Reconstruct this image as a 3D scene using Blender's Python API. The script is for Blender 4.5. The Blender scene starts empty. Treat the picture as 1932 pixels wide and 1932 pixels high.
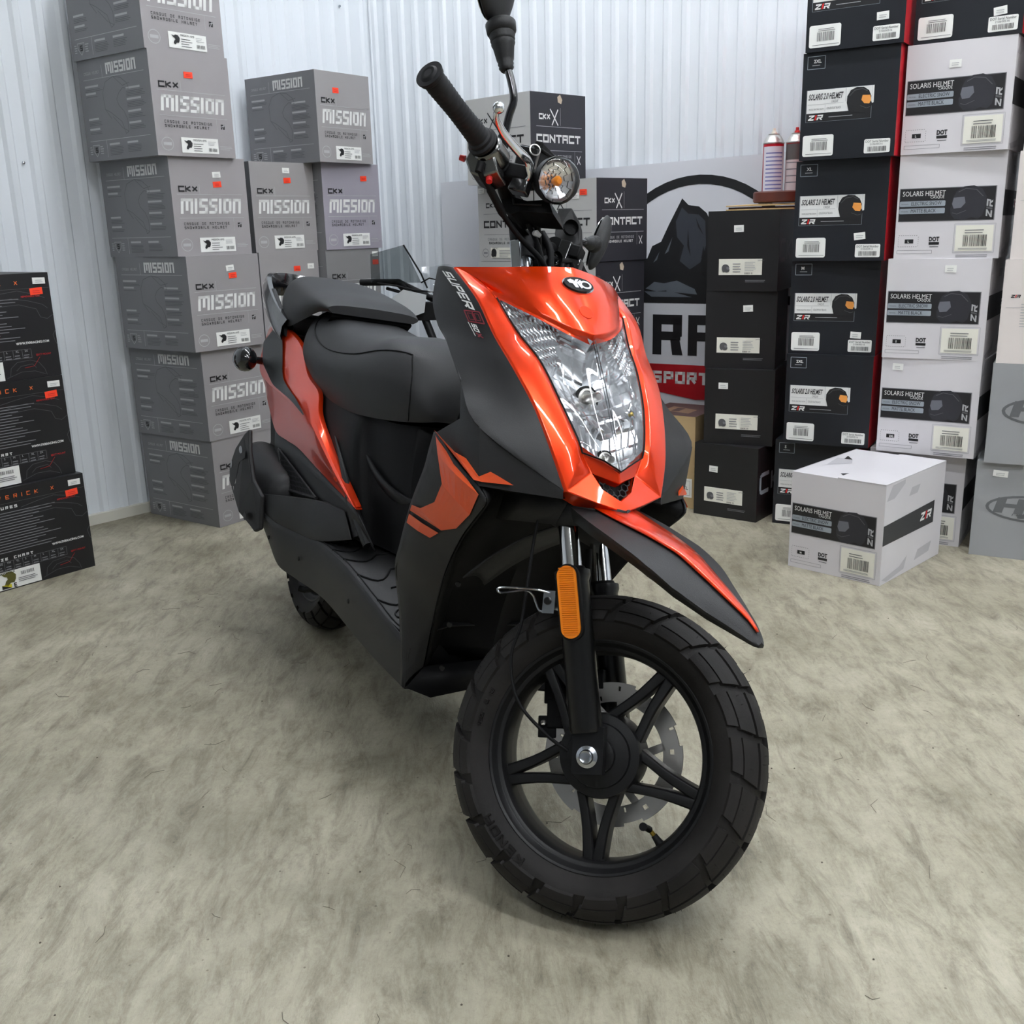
import bpy, bmesh, math, random
from mathutils import Vector, Matrix
C = bpy.context.scene.collection
random.seed(4)
sc = bpy.context.scene
PI = math.pi
sin, cos = math.sin, math.cos

# ------------------------------------------------------------------ materials
MATS = {}
def lin(c):
    return tuple(((x/255.0)/12.92 if x/255.0 <= .04045 else ((x/255.0+.055)/1.055)**2.4) for x in c)
def mat(name, rgb=(128,128,128), rough=.5, metal=0, coat=0, spec=.5, bump=0, bscale=200, emit=None, estr=0, coatr=.05, var=0, vscale=6):
    if name in MATS: return MATS[name]
    m = bpy.data.materials.new(name); m.use_nodes = True; MATS[name] = m
    nt = m.node_tree; b = nt.nodes['Principled BSDF']
    c = lin(rgb)
    b.inputs['Base Color'].default_value = (*c, 1)
    b.inputs['Roughness'].default_value = rough
    b.inputs['Metallic'].default_value = metal
    b.inputs['Coat Weight'].default_value = coat
    b.inputs['Coat Roughness'].default_value = coatr
    b.inputs['Specular IOR Level'].default_value = spec
    if emit:
        b.inputs['Emission Color'].default_value = (*lin(emit), 1); b.inputs['Emission Strength'].default_value = estr
    if bump or var:
        tc = nt.nodes.new('ShaderNodeTexCoord')
        n = nt.nodes.new('ShaderNodeTexNoise'); n.inputs['Scale'].default_value = bscale; n.inputs['Detail'].default_value = 3
        nt.links.new(tc.outputs['Object'], n.inputs['Vector'])
        if bump:
            bp = nt.nodes.new('ShaderNodeBump'); bp.inputs['Strength'].default_value = bump; bp.inputs['Distance'].default_value = .001
            nt.links.new(n.outputs['Fac'], bp.inputs['Height']); nt.links.new(bp.outputs['Normal'], b.inputs['Normal'])
        if var:
            n2 = nt.nodes.new('ShaderNodeTexNoise'); n2.inputs['Scale'].default_value = vscale; n2.inputs['Detail'].default_value = 4
            nt.links.new(tc.outputs['Object'], n2.inputs['Vector'])
            mr = nt.nodes.new('ShaderNodeMapRange'); mr.inputs['From Min'].default_value=.3; mr.inputs['From Max'].default_value=.7
            mr.inputs['To Min'].default_value = 1-var; mr.inputs['To Max'].default_value = 1+var
            mx = nt.nodes.new('ShaderNodeVectorMath'); mx.operation = 'SCALE'; mx.inputs[0].default_value = c
            nt.links.new(n2.outputs['Fac'], mr.inputs['Value']); nt.links.new(mr.outputs['Result'], mx.inputs['Scale'])
            nt.links.new(mx.outputs['Vector'], b.inputs['Base Color'])
    return m

M_black   = mat('matte_black_plastic', (34,34,35), .46, spec=.28, bump=.25, bscale=900)
M_dark    = mat('deep_black_plastic', (17,17,18), .55, spec=.15, bump=.2, bscale=600)
M_gloss   = mat('gloss_black_plastic', (18,18,20), .15, coat=.6)
M_seat    = mat('seat_vinyl', (41,41,42), .48, spec=.26, bump=.35, bscale=700)
M_rubber  = mat('tire_rubber', (33,31,30), .62, spec=.22, bump=.3, bscale=300, var=.3, vscale=12)
M_grip    = mat('grip_rubber', (30,30,32), .6, spec=.25)
M_orange  = mat('orange_metallic_paint', (221,54,0), .30, metal=.6, spec=.3, coat=.6, coatr=.03)
M_decal_o = mat('orange_decal_vinyl', (205,72,18), .4, coat=.3)
M_decal_k = mat('black_decal_vinyl', (26,29,29), .38, spec=.4)
M_chrome  = mat('chrome', (225,226,228), .08, metal=1)
M_steel   = mat('brushed_steel', (196,193,188), .34, metal=1)
M_zinc    = mat('zinc_plated_metal', (178,182,188), .22, metal=1)
M_alu     = mat('cast_aluminium', (128,128,127), .2, metal=1)
M_fork    = mat('black_fork_enamel', (18,18,19), .28, spec=.35)
M_rim     = mat('satin_black_rim', (20,20,21), .42, spec=.3)
M_amber   = mat('amber_reflector', (232,128,0), .3, coat=.6)
M_red     = mat('red_plastic', (200,40,40), .35)
M_white   = mat('white_print', (238,238,238), .5)
M_brass   = mat('brass', (190,160,70), .3, metal=1)
M_redline = mat('dark_red_print', (130,30,45), .5)

def glass_mat(name, tint=(255,255,255), ior=1.45, r=.02):
    m = bpy.data.materials.new(name); m.use_nodes = True; nt = m.node_tree
    for n in list(nt.nodes): nt.nodes.remove(n)
    o = nt.nodes.new('ShaderNodeOutputMaterial'); mx = nt.nodes.new('ShaderNodeMixShader')
    t = nt.nodes.new('ShaderNodeBsdfTransparent'); g = nt.nodes.new('ShaderNodeBsdfGlossy'); f = nt.nodes.new('ShaderNodeFresnel')
    t.inputs['Color'].default_value = (*lin(tint), 1); g.inputs['Roughness'].default_value = r; f.inputs['IOR'].default_value = ior
    nt.links.new(f.outputs[0], mx.inputs[0]); nt.links.new(t.outputs[0], mx.inputs[1]); nt.links.new(g.outputs[0], mx.inputs[2])
    nt.links.new(mx.outputs[0], o.inputs[0]); return m
M_lens = glass_mat('clear_lens', (250,251,252))
M_smoke = glass_mat('smoked_screen', (205,208,208))
M_bag = glass_mat('clear_plastic_wrap', (225,228,230), 1.7, .12)
M_reflector = mat('headlamp_reflector', (240,241,243), .2, metal=.85)

# ------------------------------------------------------------------ mesh helpers
class MB:
    def __init__(s): s.v=[]; s.f=[]; s.m=[]; s.mats=[]
    def mi(s, m):
        if m not in s.mats: s.mats.append(m)
        return s.mats.index(m)
    def add(s, vs, fs, m):
        o=len(s.v); i=s.mi(m); s.v += [tuple(p) for p in vs]
        for f in fs: s.f.append([a+o for a in f]); s.m.append(i)
    def box(s, c, d, m, M=None):
        x,y,z=[a/2 for a in d]
        vs=[Vector((i*x,j*y,k*z)) for i in (-1,1) for j in (-1,1) for k in (-1,1)]
        if M is not None: vs=[M@v for v in vs]
        vs=[v+Vector(c) for v in vs]
        s.add(vs,[(0,1,3,2),(4,6,7,5),(0,4,5,1),(2,3,7,6),(0,2,6,4),(1,5,7,3)],m)
    def grid(s, rows, m, close_u=False, close_v=False):
        n=len(rows); k=len(rows[0]); vs=[p for r in rows for p in r]; fs=[]
        for i in range(n if close_v else n-1):
            for j in range(k if close_u else k-1):
                a=i*k+j; b=i*k+(j+1)%k; c=((i+1)%n)*k+(j+1)%k; d=((i+1)%n)*k+j
                fs.append((a,b,c,d))
        s.add(vs,fs,m)
    def tube(s, path, r, m, n=12, caps=True, squash=1.0):
        P=[Vector(p) for p in path]; R=r if isinstance(r,(list,tuple)) else [r]*len(P)
        t0=(P[1]-P[0]).normalized(); up=Vector((0,0,1)) if abs(t0.z)<.9 else Vector((1,0,0))
        u=t0.cross(up).normalized(); rows=[]
        for i,p in enumerate(P):
            if i==0: t=(P[1]-P[0])
            elif i==len(P)-1: t=(P[-1]-P[-2])
            else: t=(P[i+1]-P[i]).normalized()+(P[i]-P[i-1]).normalized()
            t.normalize(); u=(u-t*u.dot(t)).normalized(); w=t.cross(u)
            rows.append([p+R[i]*(cos(a)*u+sin(a)*w*squash) for a in [2*PI*q/n for q in range(n)]])
        s.grid(rows,m,close_u=True)
        if caps:
            o=len(s.v); s.v += [tuple(p) for p in rows[0]]+[tuple(p) for p in rows[-1]]; i=s.mi(m)
            s.f.append(list(range(o+n-1,o-1,-1))); s.m.append(i); s.f.append(list(range(o+n,o+2*n))); s.m.append(i)
    def lathe(s, prof, m, axis=(0,1,0), c=(0,0,0), n=48, a0=0, a1=2*PI):
        # prof = [(r, h)]; axis dir
        A=Vector(axis).normalized(); t=Vector((0,0,1)) if abs(A.z)<.9 else Vector((1,0,0)); u=A.cross(t).normalized(); w=A.cross(u)
        full = abs(a1-a0-2*PI)<1e-6
        k = n if full else n+1
        rows=[[Vector(c)+A*h+r*(cos(a)*u+sin(a)*w) for a in [a0+(a1-a0)*q/n for q in range(k)]] for r,h in prof]
        s.grid(rows,m,close_u=full)
    def prism(s, poly, d, m):
        # poly list of 3D points, d offset vector
        n=len(poly); P=[Vector(p) for p in poly]; D=Vector(d)
        vs=P+[p+D for p in P]
        fs=[list(range(n)),list(range(2*n-1,n-1,-1))]+[(i,i+n,(i+1)%n+n,(i+1)%n) for i in range(n)]
        s.add(vs,fs,m)
    def poly(s, pts, m): s.add(pts,[list(range(len(pts)))],m)
    def build(s, name, parent=None, smooth=None, bevel=0, seg=2, solid=0, sub=0, loc=None, weld=False, soff=-1):
        me=bpy.data.meshes.new(name); me.from_pydata([tuple(v) for v in s.v],[],s.f)
        for m in s.mats: me.materials.append(m)
        for p,i in zip(me.polygons,s.m): p.material_index=i
        bm=bmesh.new(); bm.from_mesh(me)
        if weld: bmesh.ops.remove_doubles(bm,verts=bm.verts,dist=2e-4)
        if weld or smooth is not None: bmesh.ops.recalc_face_normals(bm,faces=bm.faces)
        bm.to_mesh(me); bm.free()
        if smooth is not None:
            me.shade_smooth() if hasattr(me,'shade_smooth') else None
            if smooth<179: me.set_sharp_from_angle(angle=math.radians(smooth))
        o=bpy.data.objects.new(name,me); C.objects.link(o)
        if solid:
            q=o.modifiers.new('solid','SOLIDIFY'); q.thickness=solid; q.offset=soff
        if bevel:
            q=o.modifiers.new('bevel','BEVEL'); q.width=bevel; q.segments=seg; q.limit_method='ANGLE'; q.angle_limit=math.radians(22)
        if sub:
            q=o.modifiers.new('sub','SUBSURF'); q.levels=sub; q.render_levels=sub
        if parent is not None: o.parent=parent
        if loc is not None: o.location=loc
        return o
def empty(name, loc=(0,0,0), rz=0, parent=None):
    o=bpy.data.objects.new(name,None); C.objects.link(o); o.location=loc; o.rotation_euler=(0,0,rz); o.empty_display_size=.1
    if parent is not None: o.parent=parent
    return o
def tag(o, label, cat, group=None):
    o['label']=label; o['category']=cat
    if group: o['group']=group
    return o
def my(p): return (p[0],-p[1],p[2])

# ------------------------------------------------------------------ lettering
G = {
'A':[[(0,0),(0,1),(1,1),(1,0)],[(0,.45),(1,.45)]],'B':[[(0,0),(0,1),(.9,1),(.9,.5),(0,.5)],[(.9,.5),(1,.5),(1,0),(0,0)]],
'C':[[(1,1),(0,1),(0,0),(1,0)]],'D':[[(0,0),(0,1),(.8,1),(1,.8),(1,.2),(.8,0),(0,0)]],'E':[[(1,1),(0,1),(0,0),(1,0)],[(0,.5),(.85,.5)]],
'F':[[(1,1),(0,1),(0,0)],[(0,.5),(.85,.5)]],'G':[[(1,1),(0,1),(0,0),(1,0),(1,.45),(.55,.45)]],'H':[[(0,0),(0,1)],[(1,0),(1,1)],[(0,.5),(1,.5)]],
'I':[[(.5,0),(.5,1)]],'J':[[(1,1),(1,0),(0,0),(0,.3)]],'K':[[(0,0),(0,1)],[(1,1),(.1,.5),(1,0)]],'L':[[(0,1),(0,0),(1,0)]],
'M':[[(0,0),(0,1),(1,1),(1,0)],[(.5,1),(.5,.25)]],'N':[[(0,0),(0,1),(1,0),(1,1)]],'O':[[(0,0),(0,1),(1,1),(1,0),(0,0)]],
'P':[[(0,0),(0,1),(1,1),(1,.45),(0,.45)]],'Q':[[(0,0),(0,1),(1,1),(1,0),(0,0)],[(.6,.3),(1,0)]],'R':[[(0,0),(0,1),(1,1),(1,.48),(0,.48)],[(.45,.48),(1,0)]],
'S':[[(1,1),(0,1),(0,.5),(1,.5),(1,0),(0,0)]],'T':[[(0,1),(1,1)],[(.5,1),(.5,0)]],'U':[[(0,1),(0,0),(1,0),(1,1)]],'V':[[(0,1),(.5,0),(1,1)]],
'W':[[(0,1),(.25,0),(.5,.7),(.75,0),(1,1)]],'X':[[(0,0),(1,1)],[(0,1),(1,0)]],'Y':[[(0,1),(.5,.5),(1,1)],[(.5,.5),(.5,0)]],'Z':[[(0,1),(1,1),(0,0),(1,0)]],
'n':[[(0,0),(0,1),(1,1),(1,0)]],'0':[[(0,0),(0,1),(1,1),(1,0),(0,0)]],'2':[[(0,1),(1,1),(1,.5),(0,.5),(0,0),(1,0)]],'5':[[(1,1),(0,1),(0,.5),(1,.5),(1,0),(0,0)]],
'1':[[(.5,0),(.5,1)]],'8':[[(0,0),(0,1),(1,1),(1,0),(0,0)],[(0,.5),(1,.5)]],'.':[[(.4,0),(.6,0)]],'/':[[(0,0),(1,1)]],' ':[]}
def strokes(txt, h, w=.6, t=.16, gap=.28, shear=0, wide=None):
    """2D quads for a line of squared lettering; returns quads, total width"""
    q=[]; x=0; T=t*h
    for ch in txt:
        cw=w*h*((wide or {}).get(ch,1.0))
        if ch in 'I1.': cw=T*.2
        for pl in G.get(ch,[]):
            for (a,b) in zip(pl,pl[1:]):
                A=Vector((x+T/2+a[0]*(cw), T/2+a[1]*(h-T))); B=Vector((x+T/2+b[0]*(cw), T/2+b[1]*(h-T)))
                if ch in 'I1': A.x=B.x=x+T/2
                d=(B-A)
                if d.length<1e-6: continue
                d.normalize(); n=Vector((-d.y,d.x))*T/2; e=d*T/2 if (abs(d.x)<1e-3 or abs(d.y)<1e-3) else d*0
                q.append([A-e-n,B+e-n,B+e+n,A-e+n])
        x += cw+T+gap*h*(.8 if ch!=' ' else .9)
    W=x-gap*h*.8
    if shear: q=[[Vector((p.x+shear*p.y,p.y)) for p in f] for f in q]
    return q,W
class Face:
    """2D drawing surface: origin, u, v in metres, normal offset"""
    def __init__(s, mb, o, u, v, n, off=.0006):
        s.mb=mb; s.o=Vector(o); s.u=Vector(u); s.v=Vector(v); s.n=Vector(n); s.k=off
    def P(s,x,y,l=1): return s.o+s.u*x+s.v*y+s.n*(s.k*l)
    def quad(s,pts,m,l=1): s.mb.poly([s.P(x,y,l) for x,y in pts],m)
    def rect(s,x0,y0,x1,y1,m,l=1): s.quad([(x0,y0),(x1,y0),(x1,y1),(x0,y1)],m,l)
    def line(s,pts,w,m,l=1):
        for a,b in zip(pts,pts[1:]):
            A=Vector(a);B=Vector(b);d=(B-A)
            if d.length<1e-7: continue
            d.normalize(); n=Vector((-d.y,d.x))*w/2
            s.quad([A-n,B-n,B+n,A+n],m,l)
    def frame(s,x0,y0,x1,y1,w,m,l=1): s.line([(x0,y0),(x1,y0),(x1,y1),(x0,y1),(x0,y0)],w,m,l)
    def ell(s,cx,cy,a,b,m,l=1,n=28,a0=0,a1=2*PI): s.quad([(cx+a*cos(a0+(a1-a0)*i/n),cy+b*sin(a0+(a1-a0)*i/n)) for i in range(n)],m,l)
    def ring(s,cx,cy,a,b,w,m,l=1,n=32,a0=0,a1=2*PI):
        for i in range(n):
            p,q=a0+(a1-a0)*i/n,a0+(a1-a0)*(i+1)/n
            s.quad([(cx+a*cos(p),cy+b*sin(p)),(cx+a*cos(q),cy+b*sin(q)),(cx+(a-w)*cos(q),cy+(b-w)*sin(q)),(cx+(a-w)*cos(p),cy+(b-w)*sin(p))],m,l)
    def text(s,txt,x,y,h,m,fit=None,l=1,**k):
        q,W=strokes(txt,h,**k); f=(fit/W) if fit else 1
        for g in q: s.quad([(x+p.x*f,y+p.y) for p in g],m,l)
        return W*f
    def font(s,t,x,y,h,m,fit=None,l=1,shear=0,bold=0,rot=False):
        vs,fs,W,H=fontmesh(t,bold); k=h/H; f=(fit/W) if fit else k
        def tr(p):
            a,b=p[0]*f+shear*p[1]*k,p[1]*k
            return (x-b,y+a) if rot else (x+a,y+b)
        s.mb.add([s.P(*tr(p),l) for p in vs],fs,m)
    def bars(s,x0,y0,x1,y1,n,m,l=1,fill=.45,ragged=.25,rnd=None):
        r=rnd or random
        st=(y1-y0)/n
        for i in range(n): s.rect(x0,y0+i*st,x1-(x1-x0)*ragged*r.random(),y0+i*st+st*fill,m,l)
    def barcode(s,x0,y0,x1,y1,m,l=2,n=16):
        r=random.Random(7); w=(x1-x0)/n
        for i in range(n):
            if i in (5,): continue
            s.rect(x0+i*w,y0,x0+i*w+w*(.3+.4*r.random()),y1,m,l)
    def rrect(s,x0,y0,x1,y1,r,m,l=1):
        pts=[]
        for cx,cy,a in ((x1-r,y0+r,-PI/2),(x1-r,y1-r,0),(x0+r,y1-r,PI/2),(x0+r,y0+r,PI)):
            pts += [(cx+r*cos(a+PI/2*i/4),cy+r*sin(a+PI/2*i/4)) for i in range(5)]
        s.quad(pts,m,l)
FM={}
def fontmesh(t,bold=0):
    k=(t,bold)
    if k in FM: return FM[k]
    cu=bpy.data.curves.new('t','FONT'); cu.body=t; cu.size=1; cu.resolution_u=2; cu.offset=bold
    o=bpy.data.objects.new('t',cu); C.objects.link(o)
    dg=bpy.context.evaluated_depsgraph_get(); me=bpy.data.meshes.new_from_object(o.evaluated_get(dg))
    vs=[(v.co.x,v.co.y) for v in me.vertices]; fs=[tuple(p.vertices) for p in me.polygons]
    bpy.data.objects.remove(o); bpy.data.curves.remove(cu); bpy.data.meshes.remove(me)
    x0=min(v[0] for v in vs); W=max(v[0] for v in vs)-x0; vs=[(a-x0,b) for a,b in vs]
    FM[k]=(vs,fs,W,.7); return FM[k]
def helmet(F,cx,cy,s,m,visor,l=2,full=True,flip=1,hi=None):
    """side view of a helmet as a printed picture"""
    shell=[(-.5,-.05),(-.49,.2),(-.36,.42),(-.12,.52),(.15,.5),(.36,.36),(.46,.14),(.44,-.02),(.5,-.12),(.48,-.3),(.36,-.44),(.1,-.48),(-.12,-.4),(-.3,-.46),(-.42,-.34)]
    F.quad([(cx+flip*a*s,cy+b*s) for a,b in shell][::flip],m,l)
    if visor: F.quad([(cx+flip*a*s,cy+b*s) for a,b in [(.12,.2),(.42,.18),(.46,.0),(.4,-.14),(.2,-.12),(.08,.02)]][::flip],visor,l+1)
    if hi:
        F.line([(cx+flip*a*s,cy+b*s) for a,b in [(-.4,.2),(-.2,.4),(.1,.44),(.3,.34)]],.02*s,hi,l+1)
        F.line([(cx+flip*a*s,cy+b*s) for a,b in [(.05,-.2),(.3,-.3),(.44,-.26)]],.015*s,hi,l+1)
def mxhelmet(F,cx,cy,s,m,l=2,w=None):
    pts=[(-.5,.18),(-.3,.42),(0,.46),(.22,.34),(.5,.44),(.26,.18),(.1,.12),(.06,-.02),(.2,-.14),(.3,-.38),(.12,-.5),(-.1,-.3),(-.34,-.3),(-.46,-.1)]
    pts=[(cx-a*s,cy+b*s) for a,b in pts]
    if w: F.line(pts+pts[:1],w,m,l)
    else: F.quad(pts[::-1],m,l)

# ------------------------------------------------------------------ camera pose
H0=.98144
cam=bpy.data.cameras.new('camera'); co=bpy.data.objects.new('camera',cam); C.objects.link(co)
cam.sensor_width=36; cam.lens=36*1945.94/1932; cam.clip_end=60; cam.clip_start=.05
co.matrix_world=Matrix.Translation((0,0,H0))@Matrix.Rotation(PI/2-.269455,4,'X')@Matrix.Rotation(-.026326*1,4,'Z')
sc.camera=co

# ------------------------------------------------------------------ the setting
KC=Vector((-.532,4.639,0)); AL=math.radians(228.5); AB=math.radians(-31)
dL=Vector((cos(AL),sin(AL),0)); dB=Vector((cos(AB),sin(AB),0))
nL=Vector((-dL.y,dL.x,0)); nB=Vector((dB.y,-dB.x,0))      # into the room
if nL.dot(Vector((0,0,0))-KC)<0: nL=-nL
if nB.dot(-KC)<0: nB=-nB
LL=8.6; LB=8.2; ZC=3.5
P0=KC; P1=KC+dB*LB; P3=KC+dL*LL; P2=P1+dL*LL

def wall_mat():
    m=mat('white_ribbed_steel',(226,231,236),.38,spec=.5)
    return m
M_wall=wall_mat()
def ribbed(name, o, d, n, L, z1, pitch, off=0):
    mb=MB(); prof=[(0,0),(.034,0),(.041,.009),(.058,.009),(.065,0)]
    pts=[]; s=-off; k=0
    while s<L:
        wide = .004 if k%5==4 else 0
        for a,b in prof[:-1]: pts.append((s+a*pitch/.068,b))
        s+=pitch; k+=1
    pts=[p for p in pts if 0<p[0]<L]; pts=[(0,0)]+pts+[(L,0)]
    rows=[[o+d*a+n*b+Vector((0,0,z)) for a,b in pts] for z in (0.035,z1)]
    mb.grid(rows,M_wall)
    # backing
    r=random.Random(3)
    for i in range(int(L/.34)):
        for z in (.09,.62,1.22,1.85,2.6):
            c=o+d*(.14+i*.34+.02)+n*.002+Vector((0,0,z))
            mb.lathe([(0,.006),(.004,.005),(.0055,.001),(.0055,0)],M_zinc,axis=n,c=c,n=6)
    b=mb.build(name); b['kind']='structure'; return b
ribbed('wall_left',P0,dL,nL,LL,ZC,.076,.02)
ribbed('wall_back',P0,dB,nB,LB,ZC,.068,.03)
M_plain=mat('grey_wall_paint',(150,153,156),.6)
for nm,a,b,n in (('wall_right',P1,P2,None),('wall_front',P3,P2,None)):
    mb=MB(); mb.poly([a,b,b+Vector((0,0,ZC)),a+Vector((0,0,ZC))],M_plain); o=mb.build(nm); o['kind']='structure'
mb=MB(); mb.poly([p+Vector((0,0,ZC)) for p in (P0,P1,P2,P3)],mat('white_ceiling',(196,198,198),.7)); o=mb.build('ceiling'); o['kind']='structure'

K2=mat('dark_crumbs',(86,80,70),.8)
def floor_mat():
    m=bpy.data.materials.new('trowelled_concrete'); m.use_nodes=True; nt=m.node_tree; N=nt.nodes; Lk=nt.links; b=N['Principled BSDF']
    tc=N.new('ShaderNodeTexCoord')
    def noise(s,d,rough=.6,dist=0,sx=None):
        n=N.new('ShaderNodeTexNoise'); n.inputs['Scale'].default_value=s; n.inputs['Detail'].default_value=d; n.inputs['Roughness'].default_value=rough; n.inputs['Distortion'].default_value=dist
        if sx:
            mp=N.new('ShaderNodeMapping'); mp.inputs['Scale'].default_value=sx; mp.inputs['Rotation'].default_value=(0,0,.5); Lk.new(tc.outputs['Object'],mp.inputs['Vector']); Lk.new(mp.outputs[0],n.inputs['Vector'])
        else: Lk.new(tc.outputs['Object'],n.inputs['Vector'])
        return n
    def ramp(n,st):
        r=N.new('ShaderNodeValToRGB'); el=r.color_ramp.elements
        while len(el)<len(st): el.new(.5)
        for e,(p,c) in zip(el,st): e.position=p; e.color=(*lin(c),1)
        Lk.new(n.outputs['Fac'],r.inputs['Fac']); return r
    r1=ramp(noise(2.6,12,.74,.25),[(.32,(140,134,116)),(.45,(166,160,142)),(.55,(181,175,157)),(.68,(198,192,174))])
    r2=ramp(noise(24,12,.78,.45,(1,.30,1)),[(.34,(158,155,148)),(.45,(214,212,206)),(.53,(242,242,238)),(.64,(255,255,253))])
    r3=ramp(noise(120,8,.8,.2),[(.30,(170,167,160)),(.45,(232,232,230)),(.75,(246,246,244))])
    def mul(a,bb,f):
        x=N.new('ShaderNodeMix'); x.data_type='RGBA'; x.blend_type='MULTIPLY'; x.inputs['Factor'].default_value=f
        Lk.new(a,x.inputs['A']); Lk.new(bb,x.inputs['B']); return x.outputs['Result']
    nr=noise(5,10,.6,.8); nr.noise_type='RIDGED_MULTIFRACTAL'; r5=ramp(nr,[(.25,(255,255,255)),(.62,(236,234,228)),(.85,(196,192,182))])
    c=mul(r1.outputs[0],r2.outputs[0],.85); c=mul(c,r3.outputs[0],.6); c=mul(c,r5.outputs[0],.5)
    # small dark specks
    vo=N.new('ShaderNodeTexVoronoi'); vo.inputs['Scale'].default_value=26; Lk.new(tc.outputs['Object'],vo.inputs['Vector'])
    rs=N.new('ShaderNodeValToRGB'); rs.color_ramp.elements[0].position=.035; rs.color_ramp.elements[1].position=.06; rs.color_ramp.elements[0].color=(.35,.32,.28,1)
    Lk.new(vo.outputs['Distance'],rs.inputs['Fac']); c=mul(c,rs.outputs[0],.8)
    Lk.new(c,b.inputs['Base Color'])
    rr=N.new('ShaderNodeMapRange'); rr.inputs['To Min'].default_value=.33; rr.inputs['To Max'].default_value=.6
    n4=noise(7,6,.6,1); Lk.new(n4.outputs['Fac'],rr.inputs['Value']); Lk.new(rr.outputs[0],b.inputs['Roughness'])
    bp=N.new('ShaderNodeBump'); bp.inputs['Strength'].default_value=.6; bp.inputs['Distance'].default_value=.008; n5=noise(30,8,.65,.4,(1,.30,1)); Lk.new(n5.outputs['Fac'],bp.inputs['Height']); Lk.new(bp.outputs[0],b.inputs['Normal'])
    return m
mb=MB(); mb.poly([P0,P1,P2,P3],floor_mat()); o=mb.build('floor'); o['kind']='structure'
for v in o.data.vertices: pass
mb=MB(); r=random.Random(21)
for i in range(230):
    x=-1.3+3.6*r.random(); y=.75+2.1*r.random()**1.3; a=2*PI*r.random(); L=.006+.022*r.random()**2; b_=a+r.uniform(-1.2,1.2)
    if L<.009: mb.lathe([(.0018,0),(.0012,.0012),(0,.0014)],K2,axis=(0,0,1),c=(x,y,.0003),n=5)
    else: mb.tube([(x,y,.0006),(x+L*cos(a),y+L*sin(a),.0007),(x+L*cos(a)+L*cos(b_),y+L*sin(a)+L*sin(b_),.0006)],.0004,K2,n=4)
o=mb.build('floor_debris'); o['kind']='stuff'; o['label']='fine dark hairs and crumbs of dirt scattered over the concrete floor'; o['category']='dirt'
mb=MB(); 
a=P0+nL*.004; mb.prism([a,a+dL*LL,a+dL*LL+nL*.022,a+nL*.022],(0,0,.036),mat('cream_sill',(214,212,200),.5)); o=mb.build('baseboard_left'); o['kind']='structure'
mb=MB(); a=P0+nB*.004+dB*.03; mb.prism([a,a+dB*(LB-.03),a+dB*(LB-.03)+nB*.022,a+nB*.022],(0,0,.036),MATS['cream_sill']); o=mb.build('baseboard_back'); o['kind']='structure'
mb=MB(); a=P0+nL*.001+nB*.001
mb.tube([a+(nL+nB)*.006+Vector((0,0,.04)),a+(nL+nB)*.006+Vector((0,0,ZC))],.006,M_wall,n=8); o=mb.build('trim_1'); o['kind']='structure'

# ceiling strip lights
M_tube=mat('lit_tube',(255,255,255),.5,emit=(246,250,255),estr=43)
M_fixture=mat('white_fixture',(230,230,230),.4)
# lamp rows run parallel to the back wall
k=0
for (s,t) in ((1.5,1.2),(4.3,1.2),(4.3,3.1),(4.3,5.0),(6.8,3.1)):
    c=KC+dB*s+dL*t
    e=empty('strip_light',(c.x,c.y,ZC-.09),AB)
    tag(e,['long white ceiling strip light nearest the room corner','long white ceiling strip light above the right-hand box stacks','long white ceiling strip light over the space right of the scooter','long white ceiling strip light behind the viewer','long white ceiling strip light at the far right of the room'][k],'ceiling light','ceiling strip lights'); k+=1
    b=MB(); b.box((0,0,.06),(2.3,.12,.06),M_fixture); b.build('housing',e)
    b=MB(); b.tube([(-1.12,-.03,.015),(1.12,-.03,.015)],.02,M_tube,n=10); b.tube([(-1.12,.03,.015),(1.12,.03,.015)],.02,M_tube,n=10); b.build('lamp_tube',e,smooth=60)

# ------------------------------------------------------------------ boxes
def bmat(rgb,rough=.55,name=None):
    n=name or 'card_%d_%d_%d'%rgb
    return mat(n,rgb,rough,var=.035,vscale=5)
K_=lambda rgb,n: mat('ink_'+n,rgb,.5)
I_w=K_((228,228,226),'white'); I_lg=K_((176,176,178),'light_grey'); I_dg=K_((88,88,90),'dark_grey'); I_k=K_((26,26,28),'black')
I_red=K_((205,35,35),'red'); I_or=K_((232,110,50),'orange'); I_gr=K_((120,120,124),'mid_grey'); I_sil=K_((150,158,166),'silver'); I_vis=K_((226,150,70),'amber')
M_stW=mat('white_sticker',(240,240,236),.45); M_stO=mat('orange_sticker',(255,72,40),.45,emit=None); M_lab=mat('cream_label',(233,231,219),.5)

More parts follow.
